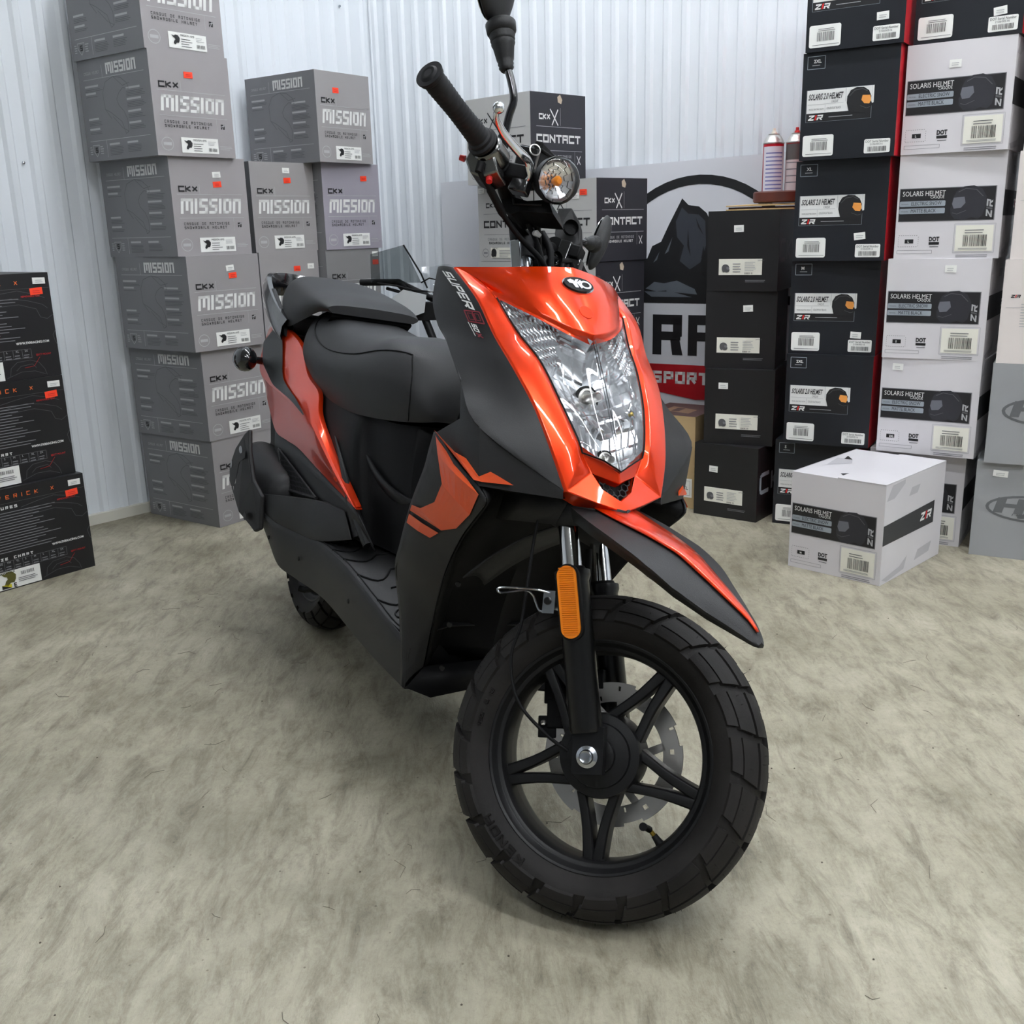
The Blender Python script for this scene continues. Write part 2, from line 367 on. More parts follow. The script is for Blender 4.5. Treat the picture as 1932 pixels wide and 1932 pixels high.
def box_at(name, c, yaw, dims, z, card, right=None, top=None, tilt=0):
    """c = (x,y) of the vertical edge nearest the viewer; dims = (left face width, right face width, height)"""
    W1,W2,H=dims
    mb=MB(); r=.002
    o=empty  # placeholder
    # local frame: x along right face, y along left face, centred base
    hx,hy=W2/2,W1/2
    fr=card; rt=right or card; tp=top or card
    v=[(-hx,-hy,0),(hx,-hy,0),(hx,hy,0),(-hx,hy,0),(-hx,-hy,H),(hx,-hy,H),(hx,hy,H),(-hx,hy,H)]
    mb.add(v,[(0,3,2,1)],fr); mb.add(v,[(4,5,6,7)],tp); mb.add(v,[(0,1,5,4),(2,3,7,6)],rt); mb.add(v,[(1,2,6,5),(3,0,4,7)],fr)
    R=Vector((cos(yaw),sin(yaw),0)); L=Vector((-sin(yaw),cos(yaw),0))
    ctr=Vector((c[0],c[1],0))+R*hx+L*hy
    FL=Face(mb,(-hx,hy,0),(0,-1,0),(0,0,1),(-1,0,0)); FR=Face(mb,(-hx,-hy,0),(1,0,0),(0,0,1),(0,-1,0)); FT=Face(mb,(-hx,-hy,H),(1,0,0),(0,1,0),(0,0,1))
    return mb,FL,FR,FT,ctr
def finish_box(mb,name,ctr,yaw,z,label,group=None,cat='box'):
    o=mb.build(name,loc=(ctr.x,ctr.y,z)); 
    o.rotation_euler=(0,0,yaw)
    tag(o,label,cat,group); return o
def sticker(parent,F,x0,y0,x1,y1,m,name='price_sticker',rot=0,extra=None):
    mb=MB(); G2=Face(mb,F.o,F.u,F.v,F.n,F.k)
    cx,cy=(x0+x1)/2,(y0+y1)/2; pts=[(x0,y0),(x1,y0),(x1,y1),(x0,y1)]
    pts=[(cx+(a-cx)*cos(rot)-(b-cy)*sin(rot),cy+(a-cx)*sin(rot)+(b-cy)*cos(rot)) for a,b in pts]
    P=[G2.P(a,b,1.6) for a,b in pts]; mb.prism(P,F.n*.0005,m)
    if extra: extra(Face(mb,F.o,F.u,F.v,F.n,F.k*4.2))
    elif name=='price_sticker':
        G3=Face(mb,F.o,F.u,F.v,F.n,F.k*4.2); ik=I_lg if m is not M_stO else I_red
        G3.bars(x0+.2*(x1-x0),y0+.25*(y1-y0),x1-.15*(x1-x0),y1-.2*(y1-y0),2,ik,1,.3)
    o=mb.build(name,parent); return o

def text_group(F,W,H,x,y,w,n,m1,m2,r):
    F.rect(x*W,y*H,(x+w*.75)*W,y*H+.006,m1); F.bars(x*W,y*H-.0045*n-.003,(x+w)*W,y*H-.003,n,m2,1,.35,.2,r)

def mission_box(c,yaw,z,label,card=(152,149,149),side=(122,122,125),stickers=(),group='grey snowmobile helmet boxes',front=True,seed=0,dims=(.3826,.2956,.3056)):
    W1,W2,H=dims; r=random.Random(seed)
    ms=bmat(side,.5); mf=bmat(card,.5)
    mb,FL,FR,FT,ctr=box_at('helmet_box',c,yaw,dims,z,ms,right=mf,top=mf)
    th=K_((88,88,92),'box_line')
    # side print
    F=FL; W=W1
    F.rect(.07*W,.805*H,.93*W,.810*H,I_lg); F.rect(.35*W,.81*H,.354*W,.93*H,I_lg)
    F.text('CASQUE HELMET',.09*W,.855*H,.008,I_lg,fit=.22*W,t=.14)
    F.text('MISSIOn',.41*W,.832*H,.108*H,I_w,fit=.42*W,w=.42,t=.2,gap=.12,wide={'M':1.6})
    F.rect(.06*W,.20*H,.93*W,.205*H,I_lg); F.rect(.30*W,.03*H,.304*W,.2*H,I_lg)
    for (x,y,w,n) in ((.08,.73,.26,2),(.08,.66,.2,1),(.08,.41,.2,3),(.08,.31,.2,2),(.66,.66,.26,4),(.66,.555,.26,4),(.66,.44,.24,3),(.66,.33,.22,3),(.34,.145,.2,6),(.6,.145,.2,5)):
        text_group(F,W,H,x,y,w,n,I_lg,th,r)
    hp=[(.42,.40),(.34,.5),(.33,.66),(.38,.76),(.5,.80),(.6,.78),(.68,.72),(.7,.66),(.62,.68),(.56,.64),(.52,.58),(.54,.52),(.6,.46),(.64,.38),(.64,.26),(.60,.24),(.56,.36),(.42,.46),(.34,.5)]
    F.line([(a*W,b*H) for a,b in hp],.0016,th); F.line([(a*W,b*H) for a,b in [(.5,.8),(.62,.7),(.72,.72)]],.0014,th); F.line([(a*W,b*H) for a,b in [(.44,.42),(.56,.3),(.64,.26)]],.0014,th)
    F.line([(a*W,b*H) for a,b in [(.14-.05,.16),(.19,.16),(.18,.10),(.14,.045),(.10,.10),(.09,.16)]],.002,I_lg); F.text('S',.125*W,.085*H,.055*H,I_k,t=.24); 
    F.bars(.045*W,.07*H,.085*W,.16*H,4,I_lg,1,.4,.3,r); F.bars(.20*W,.07*H,.25*W,.16*H,4,I_lg,1,.4,.3,r)
    # front print
    F=FR; W=W2
    F.text('CKX',.09*W,.650*H,.062*H,I_k,fit=.25*W,w=1.0,t=.27,gap=.16); F.rect(.36*W,.63*H,.364*W,.73*H,I_lg)
    F.rect(.07*W,.625*H,.93*W,.630*H,I_lg)
    F.text('MISSIOn',.09*W,.43*H,.155*H,I_w,fit=.80*W,w=.42,t=.19,gap=.12,wide={'M':1.6},shear=.1)
    F.rect(.07*W,.385*H,.93*W,.390*H,I_lg)
    F.text('CASQUE DE MOTONEIGE',.12*W,.315*H,.0085,I_k,fit=.6*W,t=.17,gap=.6); F.text('SNOWMOBILE HELMET',.12*W,.275*H,.0085,I_k,fit=.56*W,t=.19,gap=.6)
    F.rect(.78*W,.25*H,.783*W,.385*H,I_lg); F.rect(.835*W,.285*H,.885*W,.335*H,I_k); F.line([(.835*W,.31*H),(.885*W,.325*H)],.002,I_lg,2); F.line([(.85*W,.285*H),(.875*W,.335*H)],.002,I_lg,2)
    F.ring(.13*W,.115*H,.022,.020,.002,I_lg,n=20); F.rect(.08*W,.10*H,.18*W,.13*H,I_lg); F.bars(.8*W,.08*H,.97*W,.125*H,3,I_lg,1,.35,.3,r)
    o=finish_box(mb,'helmet_box',ctr,yaw,z,label,group)
    if front:
        def ex(G):
            mxhelmet(G,.345*W+.012,.115*H,.03,I_k,1)
            G.font('MISSION AMS',.45*W,.152*H,.006,I_k); G.bars(.45*W,.055*H,.60*W,.145*H,4,I_dg,1,.25,.4,r); G.barcode(.645*W,.055*H,.755*W,.09*H,I_k,1,13)
            G.bars(.64*W,.12*H,.755*W,.165*H,3,I_lg,1,.3,.4,r)
        sticker(o,FR,.30*W,.035*H,.775*W,.185*H,M_stW,'shipping_label',0,ex)
    for (u,v,kind,rot) in stickers:
        m=M_stO if kind=='o' else M_stW
        sticker(o,FR,(u-.055)*W,(v-.03)*H,(u+.055)*W,(v+.03)*H,m,rot=rot)
    return o
MH=.3056
A=[((-1.065,3.359),.925,5,[(.43,.80,'o',0)],'grey snowmobile helmet box at the very top of the tall left stack, cut off'),
   ((-1.061,3.365),.915,4,[(.47,.79,'o',.02)],'grey helmet box second from the top of the tall left stack'),
   ((-1.047,3.409),.91,3,[(.6,.83,'w',.05),(.6,.73,'o',.08)],'grey helmet box, fourth from the floor in the tall left stack, upright white sticker'),
   ((-1.021,3.40),.938,2,[(.58,.86,'w',.08),(.61,.78,'o',.06)],'grey helmet box third from the floor in the tall left stack, stickers tilted'),
   ((-1.016,3.437),.964,1,[],'grey helmet box second from the floor in the tall left stack'),
   ((-1.015,3.446),.954,0,[],'grey helmet box on the floor at the foot of the tall left stack')]
for i,(c,y,l,st,lab) in enumerate(A):
    mission_box(c,y,l*MH+.0004,lab,card=(155,151,152) if i in (0,1,2) else (148,145,146),stickers=st,seed=i)
Bx=[((-.649,3.872),.946,4,[(.36,.80,'o',0)],'grey helmet box alone on top of the second left stack, against the ribbed wall',None),
   ((-.874,3.743),.86,3,[(.56,.91,'w',0),(.57,.80,'o',.05)],'grey helmet box beside the tall left stack, white sticker right above an orange one',None),
   ((-.657,3.925),.86,3,[(.72,.83,'o',.03)],'purplish grey helmet box with one orange sticker, under the lone top box',(154,150,160)),
   ((-.868,3.748),.86,2,[(.62,.80,'o',0),(.86,.82,'w',0)],'grey helmet box half hidden by the grab rail, orange sticker left of the white one',None),
   ((-.662,3.925),.86,2,[(.92,.93,'w',0),(.92,.83,'o',0)],'grey helmet box behind the seat with both stickers in its upper right corner',(130,129,130)),
   ((-.868,3.748),.86,1,[],'grey helmet box hidden behind the scooter tail, second from the floor',None),((-.662,3.925),.86,1,[],'grey helmet box hidden behind the seat, second from the floor',None),
   ((-.868,3.748),.86,0,[],'grey helmet box on the floor behind the scooter, left column',None),((-.662,3.925),.86,0,[],'grey helmet box on the floor behind the scooter, right column',None)]
for i,(c,y,l,st,lab,cd) in enumerate(Bx):
    k=dict(card=cd) if cd else {}
    mission_box(c,y,l*MH+.0004,lab,stickers=st,seed=20+i,dims=(.3,.277 if l==3 else .264,.3056) if l!=4 else (.36,.275,.3056),**k)

M_blk=bmat((24,27,33),.42,'black_card'); M_blk2=bmat((22,22,24),.46,'black_card_plain'); M_redc=bmat((178,20,34),.42,'red_card'); M_whc=bmat((214,211,214),.45,'white_card')
def zir(F,x,y,h,mw,mr,l=1,rot=False,fit=None):
    k=h
    def put(pts,m):
        if rot: F.quad([(x-b,y+a) for a,b in pts],m,l)
        else: F.quad([(x+a,y+b) for a,b in pts],m,l)
    S=.22*k
    def S_(pts): return [(a*k+.25*b*k,b*k) for a,b in pts]
    put(S_([(0,1),(1.15,1),(1.15,.74),(0,.74)]),mw); put(S_([(1.15,.78),(.4,.26),(.0,.26),(.75,.78)]),mw); put(S_([(0,0),(1.15,0),(1.15,.26),(0,.26)]),mw)
    put(S_([(1.3,0),(1.62,0),(1.62,1),(1.3,1)]),mr)
    put(S_([(1.75,.74),(2.9,.74),(2.9,1),(1.75,1)]),mw); put(S_([(2.62,.4),(2.9,.4),(2.9,.74),(2.62,.74)]),mw); put(S_([(1.75,.32),(2.9,.32),(2.9,.54),(1.75,.54)]),mw); put(S_([(1.75,0),(2.05,0),(2.05,.32),(1.75,.32)]),mw); put(S_([(2.3,.32),(2.65,.32),(3.0,0),(2.62,0)]),mw)
def solaris2_box(c,yaw,z,label,dims=(.2652,.2454,.2859),size='XL',stk=None,seed=0):
    W,W2,H=dims; r=random.Random(seed)
    mb,F,FR,FT,ctr=box_at('helmet_box',c,yaw,dims,z,M_blk,right=M_redc,top=M_blk)
    F.frame(.05*W,.85*H,.235*W,.965*H,.0016,I_sil); F.font(size,.115*W,.905*H,.009,I_w,bold=.03); F.bars(.1*W,.88*H,.19*W,.895*H,1,I_lg,1,.4,.1,r)
    F.quad([(.06*W,.44*H),(.5*W,.44*H),(.66*W,.46*H),(.76*W,.50*H),(.76*W,.655*H),(.06*W,.655*H)],I_w)
    F.frame(.055*W,.36*H,.74*W,.655*H,.0009,I_sil); F.rect(.058*W,.36*H,.735*W,.44*H,I_k)
    F.font('SOLARIS 2.0 HELMET',.075*W,.565*H,.055*H,I_k,fit=.36*W,l=2,shear=.18,bold=.02); F.font('CASQUE',.32*W,.53*H,.022*H,I_dg,fit=.07*W,l=2,shear=.2)
    F.rect(.07*W,.52*H,.45*W,.523*H,I_lg,2); F.rect(.255*W,.45*H,.258*W,.515*H,I_lg,2); F.rect(.47*W,.53*H,.474*W,.65*H,I_lg,2)
    F.font('MODEL ELECTRIC SNOW',.085*W,.47*H,.014*H,I_dg,fit=.16*W,l=2); F.font('COLOR FLAT BLACK',.275*W,.47*H,.02*H,I_dg,fit=.15*W,l=2)
    zir(F,.08*W,.375*H,.048*H,I_w,I_red,2); F.bars(.3*W,.395*H,.55*W,.405*H,1,I_lg,2,.5,0,r)
    helmet(F,.615*W,.525*H,.26*W,I_k,I_vis,3,hi=I_dg)
    F.bars(.12*W,.245*H,.6*W,.25*H,1,I_dg,1,.01,0,r)
    o=finish_box(mb,'helmet_box',ctr,yaw,z,label,'black modular helmet boxes with red sides')
    def ex(G):
        G.barcode(.12*W,.09*H,.30*W,.17*H,I_k,1,18); G.bars(.13*W,.18*H,.32*W,.21*H,2,I_dg,1,.3,.3,r); G.bars(.07*W,.055*H,.35*W,.065*H,1,I_dg,1,.4,0,r)
    b=MB(); GG=Face(b,F.o,F.u,F.v,F.n,F.k); GG.rrect(.035*W,.035*H,.365*W,.235*H,.006,M_stW,1.6); ex(Face(b,F.o,F.u,F.v,F.n,F.k*3)); b.build('shipping_label',o)
    b=MB(); GG=Face(b,F.o,F.u,F.v,F.n,F.k); GG.rrect(.69*W,.035*H,.955*W,.165*H,.004,M_stW,1.6); GG.font('DOT Serial Number',.705*W,.132*H,.0065,I_k,fit=.235*W,l=3); GG.font('210600516',.75*W,.108*H,.005,I_dg,fit=.13*W,l=3); GG.barcode(.73*W,.05*H,.92*W,.095*H,I_k,3,22); b.build('serial_label',o)
    if stk: sticker(o,F,(stk[0]-.06)*W,(stk[1]-.035)*H,(stk[0]+.06)*W,(stk[1]+.035)*H,M_stW,rot=stk[2])
    return o
ZH=.2859
solaris2_box((1.108,3.062),.985,1.4436,'black helmet box at the very top of the black stack beside the white stack',(.2732,.2454,.294),'XL',(.78,.25,.03))
solaris2_box((1.108,3.078),.985,1.1492,'black red-sided helmet box second from the top of its stack, marked 2XL',(.2732,.2454,.294),'2XL')
solaris2_box((1.114,3.118),1.0,.8584,'black red-sided helmet box marked XL with a tilted price sticker, beside the spray cans',(.2732,.2454,.2904),'XL',(.73,.245,.12))
solaris2_box((1.127,3.173),1.1,2*ZH+.0004,'black red-sided helmet box marked M with a price sticker over its serial label',size='M',stk=(.77,.215,-.05))
solaris2_box((1.117,3.152),1.06,ZH+.0004,'black red-sided helmet box marked 2XL, second from the floor',size='2XL')
solaris2_box((1.111,3.212),1.1,.0004,'black helmet box on the floor behind the loose white box, marked S',(.2652,.20,.2859),'S')

def solaris_box(c,yaw,z,label,dims=(.2808,.3981,.2876),size='M',stk=None,seed=0,loose=False,group='white snow helmet boxes with a black banner'):
    W,W2,H=dims; r=random.Random(seed)
    mb,F,FR,FT,ctr=box_at('helmet_box',c,yaw,dims,z,M_whc)
    F.rect(.02*W,.36*H,.93*W,.68*H,I_gr); F.rect(.026*W,.367*H,.922*W,.673*H,I_k,2)
    F.font('SOLARIS HELMET',.05*W,.605*H,.047*H,I_w,fit=.41*W,l=3); F.font('CASQUE',.32*W,.578*H,.026*H,I_w,fit=.13*W,l=3)
    for y,t in ((.505,'ELECTRIC SNOW'),(.435,'MATTE BLACK')):
        F.rrect(.027*W,y*H,.465*W,(y+.052)*H,.003,I_sil,3); F.font('MODEL',.045*W,(y+.018)*H,.012*H,I_dg,fit=.07*W,l=4); F.font(t,.14*W,(y+.012)*H,.034*H,I_k,fit=.29*W if t[0]=='E' else .24*W,l=4)
    helmet(F,.68*W,.52*H,.33*W,K_((44,44,50),'helmet_black'),K_((104,106,114),'visor'),3,flip=-1,hi=I_dg)
    zir(F,.905*W,.385*H,.055*H,I_lg,I_dg,3,rot=True); 
    n=9
    for i in range(n):
        x=(.04+.19*i/n)*W; F.rect(x,.225*H,x+.01*W,.229*H,I_dg); F.rect(x,.115*H,x+.01*W,.119*H,I_dg)
    for i in range(5):
        y=(.12+.105*i/5)*H; F.rect(.035*W,y,.038*W,y+.01*H,I_dg); F.rect(.23*W,y,.233*W,y+.01*H,I_dg)
    F.rect(.10*W,.15*H,.185*W,.19*H,I_k); F.font(size,.13*W,.158*H,.02*H,I_w,l=2,bold=.03)
    F.font('DOT',.335*W,.17*H,.04*H,I_k,fit=.10*W,bold=.05); F.rect(.335*W,.135*H,.435*W,.16*H,I_k); F.rect(.345*W,.112*H,.43*W,.118*H,I_dg)
    F.frame(.03*W,.05*H,.37*W,.082*H,.0008,I_gr); F.frame(.57*W,.055*H,.95*W,.33*H,.0012,I_lg); F.bars(.6*W,.012*H,.92*W,.045*H,2,I_gr,1,.4,.1,r)
    # side stripe
    F2=FR; V=W2
    st=K_((52,52,54),'stripe')
    if loose: F2.quad([(0,.40*H),(.0,.60*H),(.84*V,.635*H),(.84*V,.40*H)],st); 
    else: F2.rect(0,.40*H,.84*V,.64*H,st)
    zir(F2,.60*V,.475*H,.085*H,I_w,I_red,2)
    gh=K_((186,184,188),'ghost_print')
    F2.quad([(.02*V,.84*H),(.14*V,.84*H),(.30*V,.95*H),(.30*V,.99*H),(.1*V,.98*H)],gh); F2.quad([(.38*V,.80*H),(.52*V,.80*H),(.56*V,.88*H),(.42*V,.88*H)],gh)
    F2.quad([(.02*V,.05*H),(.3*V,.1*H),(.42*V,.18*H),(.38*V,.05*H),(.1*V,.01*H)],gh); F2.quad([(.55*V,.08*H),(.8*V,.1*H),(.84*V,.2*H),(.6*V,.18*H)],gh)
    if loose:
        T=FT; T.quad([(.02*V,.42*W),(.17*V,.26*W),(.30*V,.36*W),(.15*V,.58*W)],st); 
        q0=Vector((.07*V,.33*W))
        zir(T,.13*V,.52*W,.0,I_w,I_red,2) if False else None
        for pts,m in (([(.075,.40),(.10,.36),(.13,.47),(.105,.51)],I_w),([(.12,.36),(.135,.34),(.165,.44),(.15,.46)],I_red),([(.16,.33),(.19,.29),(.225,.40),(.195,.44)],I_w)):
            T.quad([(a*V,b*W) for a,b in pts],m,2)
        T.rect(0,.985*W,V,W,gh); T.line([(.0,.5*W),(V,.5*W)],.0008,gh,1.5)
        T.quad([(.35*V,.88*W),(.62*V,.95*W),(.62*V,.78*W),(.5*V,.70*W)],gh); T.quad([(.60*V,.86*W),(.72*V,.9*W),(.62*V,.78*W)],I_k,2)
        T.quad([(.5*V,.1*W),(.75*V,.02*W),(.9*V,.1*W),(.7*V,.2*W)],gh)
        for i in range(5): T.rect((.72+.03*i)*V,(.30-.045*i)*W,(.74+.03*i)*V,(.33-.045*i)*W,I_dg)
    o=finish_box(mb,'helmet_box',ctr,yaw,z,label,group)
    def ex(G):
        G.barcode(.66*W,.115*H,.88*W,.225*H,I_k,1,22); G.bars(.67*W,.24*H,.86*W,.29*H,2,I_dg,1,.28,.3,r); G.bars(.62*W,.085*H,.9*W,.105*H,2,I_gr,1,.35,.1,r)
    sticker(o,F,.585*W,.07*H,.935*W,.315*H,M_lab,'shipping_label',0,ex)
    if stk: sticker(o,F,(stk[0]-.055)*W,(stk[1]-.035)*H,(stk[0]+.055)*W,(stk[1]+.035)*H,M_stW,rot=stk[2])
    if loose:
        b=MB(); hx,hy=W2/2,W/2
        b.prism([(-hx-.001,-hy,H+.0008),(hx,-hy,H+.0008),(hx,0,H+.0008),(-hx-.001,0,H+.0008)],(0,0,.0022),M_whc); f=b.build('lid_flap',o)
        b=MB(); b.prism([(-hx-.004,hy*.98,H+.0035),(-hx-.004,-hy*.98,H+.0035),(-hx+.01,-hy*.98,H+.003),(-hx+.01,hy*.98,H+.003)],(0,0,.0012),I_dg) if False else None
    return o
SH=.2876
solaris_box((1.366,2.941),.965,4*SH+.0004,'white snow helmet box with black banner, topmost of the white stack',size='L',stk=(.46,.80,.0))
solaris_box((1.378,2.960),1.03,3*SH+.0004,'white snow helmet box with black banner, the one without a price sticker',size='L')
solaris_box((1.362,2.960),1.0,2*SH+.0004,'white snow helmet box with black banner, middle of the stack, sticker at upper right',size='S',stk=(.62,.90,.0))
solaris_box((1.362,2.960),.97,SH+.0004,'white snow helmet box with black banner, price sticker at its upper left',size='2XL',stk=(.17,.905,-.02))
solaris_box((1.366,3.012),1.0,.0004,'white snow helmet box on the floor, mostly hidden behind the loose white box',size='M')
lb=solaris_box((1.008,2.682),.784,.0004,'loose white snow helmet box standing alone on the concrete in front of the stacks',(.2823,.385,.2847),'M',None,5,True)
# black box on top of the white stack
solaris2_box((1.372,2.935),.95,5*SH+.0008,'black red-sided helmet box sitting on top of the white stack',(.276,.24,.289),'L',(.79,.21,.1))

def hjc_box(c,yaw,z,label,dims=(.3533,.2944,.2873),stk=False,lab=False,card=(150,152,154),seed=0):
    W,W2,H=dims; r=random.Random(seed); mcol=bmat(card,.42)
    mb,F,FR,FT,ctr=box_at('helmet_box',c,yaw,dims,z,mcol)
    ig=K_((98,100,102),'logo_grey')
    cx,cy=.155,.535*H; F.ell(cx,cy,.122,.040,ig,1); F.ell(cx,cy,.113,.033,mcol,2)
    F.font('HJC',cx-.100,cy-.013,.040,ig,fit=.19,l=3,shear=.25,bold=.06); F.font('HELMETS',cx-.05,cy-.023,.007,ig,fit=.1,l=3,shear=.2)
    o=finish_box(mb,'helmet_box',ctr,yaw,z,label,'grey motorcycle helmet cartons')
    if stk: sticker(o,F,.045,.85*H,.085,.915*H,M_stW,rot=-.05)
    if lab:
        def ex(G):
            helmet(G,.235,.075,.03,I_k,None,1); G.font('MODULAR 71 S',.215,.045,.006,I_k); G.bars(.215,.015,.27,.04,4,I_dg,1,.35,.4,r)
        sticker(o,F,.205,.008,.30,.105,M_stW,'shipping_label',0,ex)
    return o
HH=.2873
hjc_box((1.676,2.772),1.06,.0004,'grey motorcycle helmet carton on the floor at the right edge, with a white sticker',stk=True,lab=True)
hjc_box((1.686,2.752),1.08,HH+.0006,'grey motorcycle helmet carton stacked on the other grey one, at the right edge')
M_pk=bmat((222,214,210),.5,'pinkish_white_card')
def t_box(c,yaw,z,label,logo=True,dims=(.36,.30,.284)):
    W,W2,H=dims; mb,F,FR,FT,ctr=box_at('helmet_box',c,yaw,dims,z,M_pk)
    if logo:
        zir(F,.022,.64*H,.008,I_k,I_red); r=random.Random(2)
        F.rect(.012,.545*H,.30,.549*H,I_lg); F.font('TITANIUM HELMET',.055,.62*H,.006,I_dg); F.bars(.05,.36*H,.2,.6*H,9,I_lg,1,.3,.3,r)
    return finish_box(mb,'helmet_box',ctr,yaw,z,label,'plain white helmet cartons at the right edge')
zt=2*HH+.001
t_box((1.694,2.742),1.06,zt,'plain white helmet carton sitting on the grey cartons at the right edge')
t_box((1.705,2.742),1.06,zt+.2845,'plain white helmet carton, second up from the grey cartons at the right edge')
t_box((1.712,2.742),1.06,zt+.569,'plain white helmet carton beside the topmost white banner box, right edge',False)
t_box((1.722,2.742),1.06,zt+.8535,'plain white helmet carton at the upper right corner of the photo',False)

def ckx_black(c,yaw,z,label,stk,dims=(.2317,.2594,.2533),bright=False,seed=0):
    W,W2,H=dims; r=random.Random(seed)
    mb,F,FR,FT,ctr=box_at('helmet_box',c,yaw,dims,z,M_blk2)
    F.bars(.55*W,.115*H,.93*W,.15*H,2,I_gr,1,.4,.35,r)
    g=I_sil if bright else K_((70,62,66),'dim_logo')
    F2=FR
    F2.line([(.36*W2,.62*H),(.13*W2,.62*H),(.10*W2,.59*H),(.10*W2,.41*H),(.13*W2,.38*H),(.36*W2,.38*H)],.014,g)
    F2.line([(.46*W2,.38*H),(.46*W2,.62*H)],.014,g); F2.line([(.68*W2,.62*H),(.5*W2,.5*H),(.68*W2,.38*H)],.014,g); F2.line([(.72*W2,.38*H),(.94*W2,.62*H)],.014,g); F2.line([(.72*W2,.62*H),(.94*W2,.38*H)],.014,g)
    o=finish_box(mb,'helmet_box',ctr,yaw,z,label,'plain black helmet boxes with a cream label')
    def ex(G):
        helmet(G,.27*W,.285*H,.026,I_dg,I_gr,1); G.bars(.37*W,.24*H,.5*W,.37*H,4,I_gr,1,.3,.4,r); G.bars(.54*W,.255*H,.72*W,.38*H,6,I_lg,1,.3,.4,r); G.barcode(.54*W,.215*H,.66*W,.235*H,I_k,1,8); G.font('OPTION',.72*W,.375*H,.004,I_dg)
    sticker(o,F,.17*W,.205*H,.78*W,.405*H,M_lab,'shipping_label',0,ex)
    sticker(o,F,(stk[0]-.068)*W,(stk[1]-.042)*H,(stk[0]+.068)*W,(stk[1]+.042)*H,M_stW,rot=stk[2])
    return o
KH=.2533
ckx_black((.870,3.378),1.098,3*KH+.0008,'plain black helmet box with cream label carrying the wooden disc and spray cans',(.44,.78,.03))
ckx_black((.877,3.395),1.18,2*KH+.0006,'plain black helmet box with cream label, second from the top under the spray cans',(.60,.78,.05))
ckx_black((.873,3.368),1.15,KH+.0004,'plain black helmet box with cream label, third from the top under the spray cans',(.27,.78,0))
ckx_black((.820,3.336),.92,.0002,'scuffed black helmet box on the floor, pale logo on its side',(.31,.66,-.03),bright=True)

def contact_box(c,yaw,z,label,dims=(.3189,.2786,.2862),stk=(),lab=True,seed=0):
    W,W2,H=dims; r=random.Random(seed)
    lg=bmat((184,184,182),.5); dk=bmat((42,42,48),.5)
    mb,F,FR,FT,ctr=box_at('helmet_box',c,yaw,dims,z,lg,right=dk,top=dk)
    for F_,V,i1,i2 in ((F,W,I_k,I_gr),(FR,W2,I_w,I_lg)):
        F_.text('CKX',.15*V,.70*H,.066*H,i1,fit=.2*V,w=1.0,t=.26,gap=.16)
        F_.line([(.35*V,.82*H),(.49*V,.64*H)],.0045,i1); F_.line([(.49*V,.82*H),(.38*V,.64*H)],.0045,i1)
        F_.rect(.53*V,.64*H,.534*V,.84*H,i2); F_.rect(.10*V,.62*H,.93*V,.625*H,i2)
        F_.text('CONTACT',.10*V,.44*H,.095*H,i1,fit=.8*V,w=.9,t=.25,gap=.2)
        F_.rect(.10*V,.35*H,.93*V,.355*H,i2)
        F_.text('CASQUE DE MOTONEIGE',.17*V,.275*H,.0085,i2,fit=.56*V,t=.16,gap=.45); F_.text('SNOWMOBILE HELMET',.19*V,.225*H,.0085,i1,fit=.52*V,t=.2,gap=.45)
        F_.rect(.79*V,.19*H,.793*V,.35*H,i2); F_.line([(.83*V,.30*H),(.90*V,.20*H)],.003,i1); F_.line([(.90*V,.30*H),(.84*V,.20*H)],.003,i1)
    F.ring(.12*W,.11*H,.018,.016,.002,I_gr,n=16); F.rect(.085*W,.1*H,.155*W,.12*H,I_gr)
    o=finish_box(mb,'helmet_box',ctr,yaw,z,label,'two-tone grey and black helmet boxes')
    if lab:
        def ex(G):
            helmet(G,.28*W,.11*H,.03,I_k,None,1,flip=-1); G.font('CONTACT',.25*W,.165*H,.005,I_k); G.bars(.38*W,.06*H,.65*W,.16*H,5,I_gr,1,.25,.5,r)
        sticker(o,F,.22*W,.045*H,.76*W,.18*H,M_lab,'shipping_label',0,ex)
    for (u,v,kd) in stk: sticker(o,F,(u-.055)*W,(v-.035)*H,(u+.055)*W,(v+.035)*H,M_stO if kd=='o' else M_stW)
    # torn notch seen at the top edge of the dark side
    b=MB(); G3=Face(b,FR.o,FR.u,FR.v,FR.n,FR.k); G3.quad([(.49*W2,.90*H),(.55*W2,.885*H),(.57*W2,.93*H),(.53*W2,.99*H),(.48*W2,.96*H)],mat('bare_card',(186,170,150),.8),1.5); b.build('torn_patch',o)
    return o
CL=Vector((-.677,.736)); cb=Vector((.31,3.60)); ca=cb+CL*.303
contact_box((.098,3.765),.774,1.1340,'two-tone helmet box at the top behind the handlebar, black side facing right',(.326,.285,.293))
contact_box(tuple(cb),.744,.8595,'two-tone helmet box with an orange sticker, behind the left mirror',(.298,.262,.2735),((.80,.84,'o'),(.68,.80,'w')))
contact_box(tuple(ca),.744,.8595,'two-tone helmet box with a white corner sticker, behind the brake cable',(.298,.262,.2735),((.07,.93,'w'),(.72,.86,'o')))
for l in (0,1,2):
    contact_box((cb.x-.004,cb.y),.765,l*.2862+.0002,['two-tone helmet box on the floor behind the front shield, right column','two-tone helmet box hidden behind the front shield, right column, second up','two-tone helmet box beside the mountain sign, third up, right column'][l],(.298,.262,.2858))
    contact_box((ca.x,ca.y),.765,l*.2862+.0002,['two-tone helmet box on the floor behind the front shield, left column','two-tone helmet box hidden behind the front shield, left column, second up','two-tone helmet box with pale top edge just over the orange shield'][l],(.298,.262,.2858))

